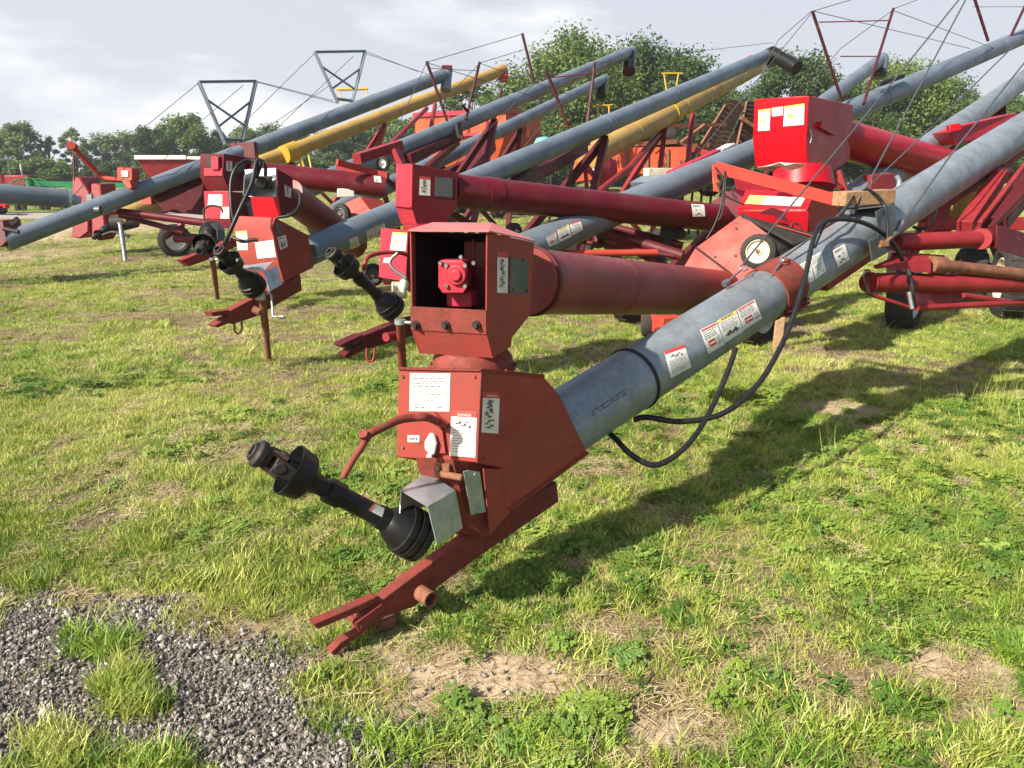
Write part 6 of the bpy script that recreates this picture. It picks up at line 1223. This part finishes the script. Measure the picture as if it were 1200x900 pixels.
TLL = ['tree at the left edge of the photo', 'bushy tree above the left grey side tube, second of the belt', 'thin pale tree above the green hay rake', 'slender pale tree behind the upright red hoist arm', 'pale tree behind the bend of the red hoist arm', 'pale tree above the red winch box', 'mid-green tree left of the rounded dark one', 'rounded dark tree left of the first truss mast', 'mid-green tree seen through the foot of the first truss mast', 'dark tree right of the first truss mast', 'pale round-topped tree between the two truss masts', 'low tree above the left yellow tube', 'pale tree under the grey tube near the second truss mast', 'dark tree beneath the second truss mast', 'dark tree behind the left yellow tube', 'tree crossed by the slanting red leg', 'dark tree behind the left end of the orange wagon', 'tree behind the middle of the orange wagon']
for k, (px, tp, kd) in enumerate(tl): tree(kd, px, tp, 95+((k*37) % 17), TLL[k], 'trees in the belt behind the yard', wsc=1.15)
for k, (px, tp, kd, lb) in enumerate(((-85, 152, 'ovb', 'first tree past the left edge of the yard'), (-150, 146, 'ovc', 'second tree past the left edge of the yard'), (-215, 152, 'ova', 'third tree past the left edge of the yard'), (-285, 148, 'ovb', 'fourth tree past the left edge of the yard'), (1270, 90, 'ova', 'first tree past the right edge of the yard'), (1370, 100, 'ovc', 'second tree past the right edge of the yard'))): tree(kd, px, tp, 98 if px < 0 else 75, lb, 'trees in the belt behind the yard', wsc=1.2)
BL = ['above the two small machines at the far left', 'below the thin trees near the hay rake', 'behind the red boot at the left', 'between winch box and red wagon', 'above the white-rimmed red wagon', 'at the foot of the first truss mast', 'under the left yellow tube bracket', 'below the second truss mast', 'left of the orange wagon', 'behind the orange wagon', 'right of the orange wagon', 'behind the orange farm machine', 'behind the disc harrow', 'behind the bright red box', 'in the gap beneath the bright red side tube', 'beneath the large tree at the right', 'at the right edge under the steep tube']
for k in range(17): tree('bush', -20+k*75, 178+((k*29) % 12), 78+((k*13) % 9), 'low green bush '+BL[k], 'low bushes along the field edge', wsc=1.7)

# ================================================================== AIR
hz_ = MB(); hz_.box((0, 200, 19), 900, 500, 40); hm = bpy.data.materials.new('haze'); hm.use_nodes = True; hn = hm.node_tree.nodes
hn.remove(hn['Principled BSDF']); hv_ = hn.new('ShaderNodeVolumePrincipled'); hv_.inputs['Color'].default_value = (0.86, 0.90, 0.97, 1); hv_.inputs['Density'].default_value = 0.0006; hv_.inputs['Anisotropy'].default_value = 0.2
hm.node_tree.links.new(hv_.outputs[0], hn['Material Output'].inputs['Volume'])
ho = hz_.build('haze', hm, smooth=False); tag(ho, 'thin pale summer haze over the whole yard', 'haze', kind='stuff')
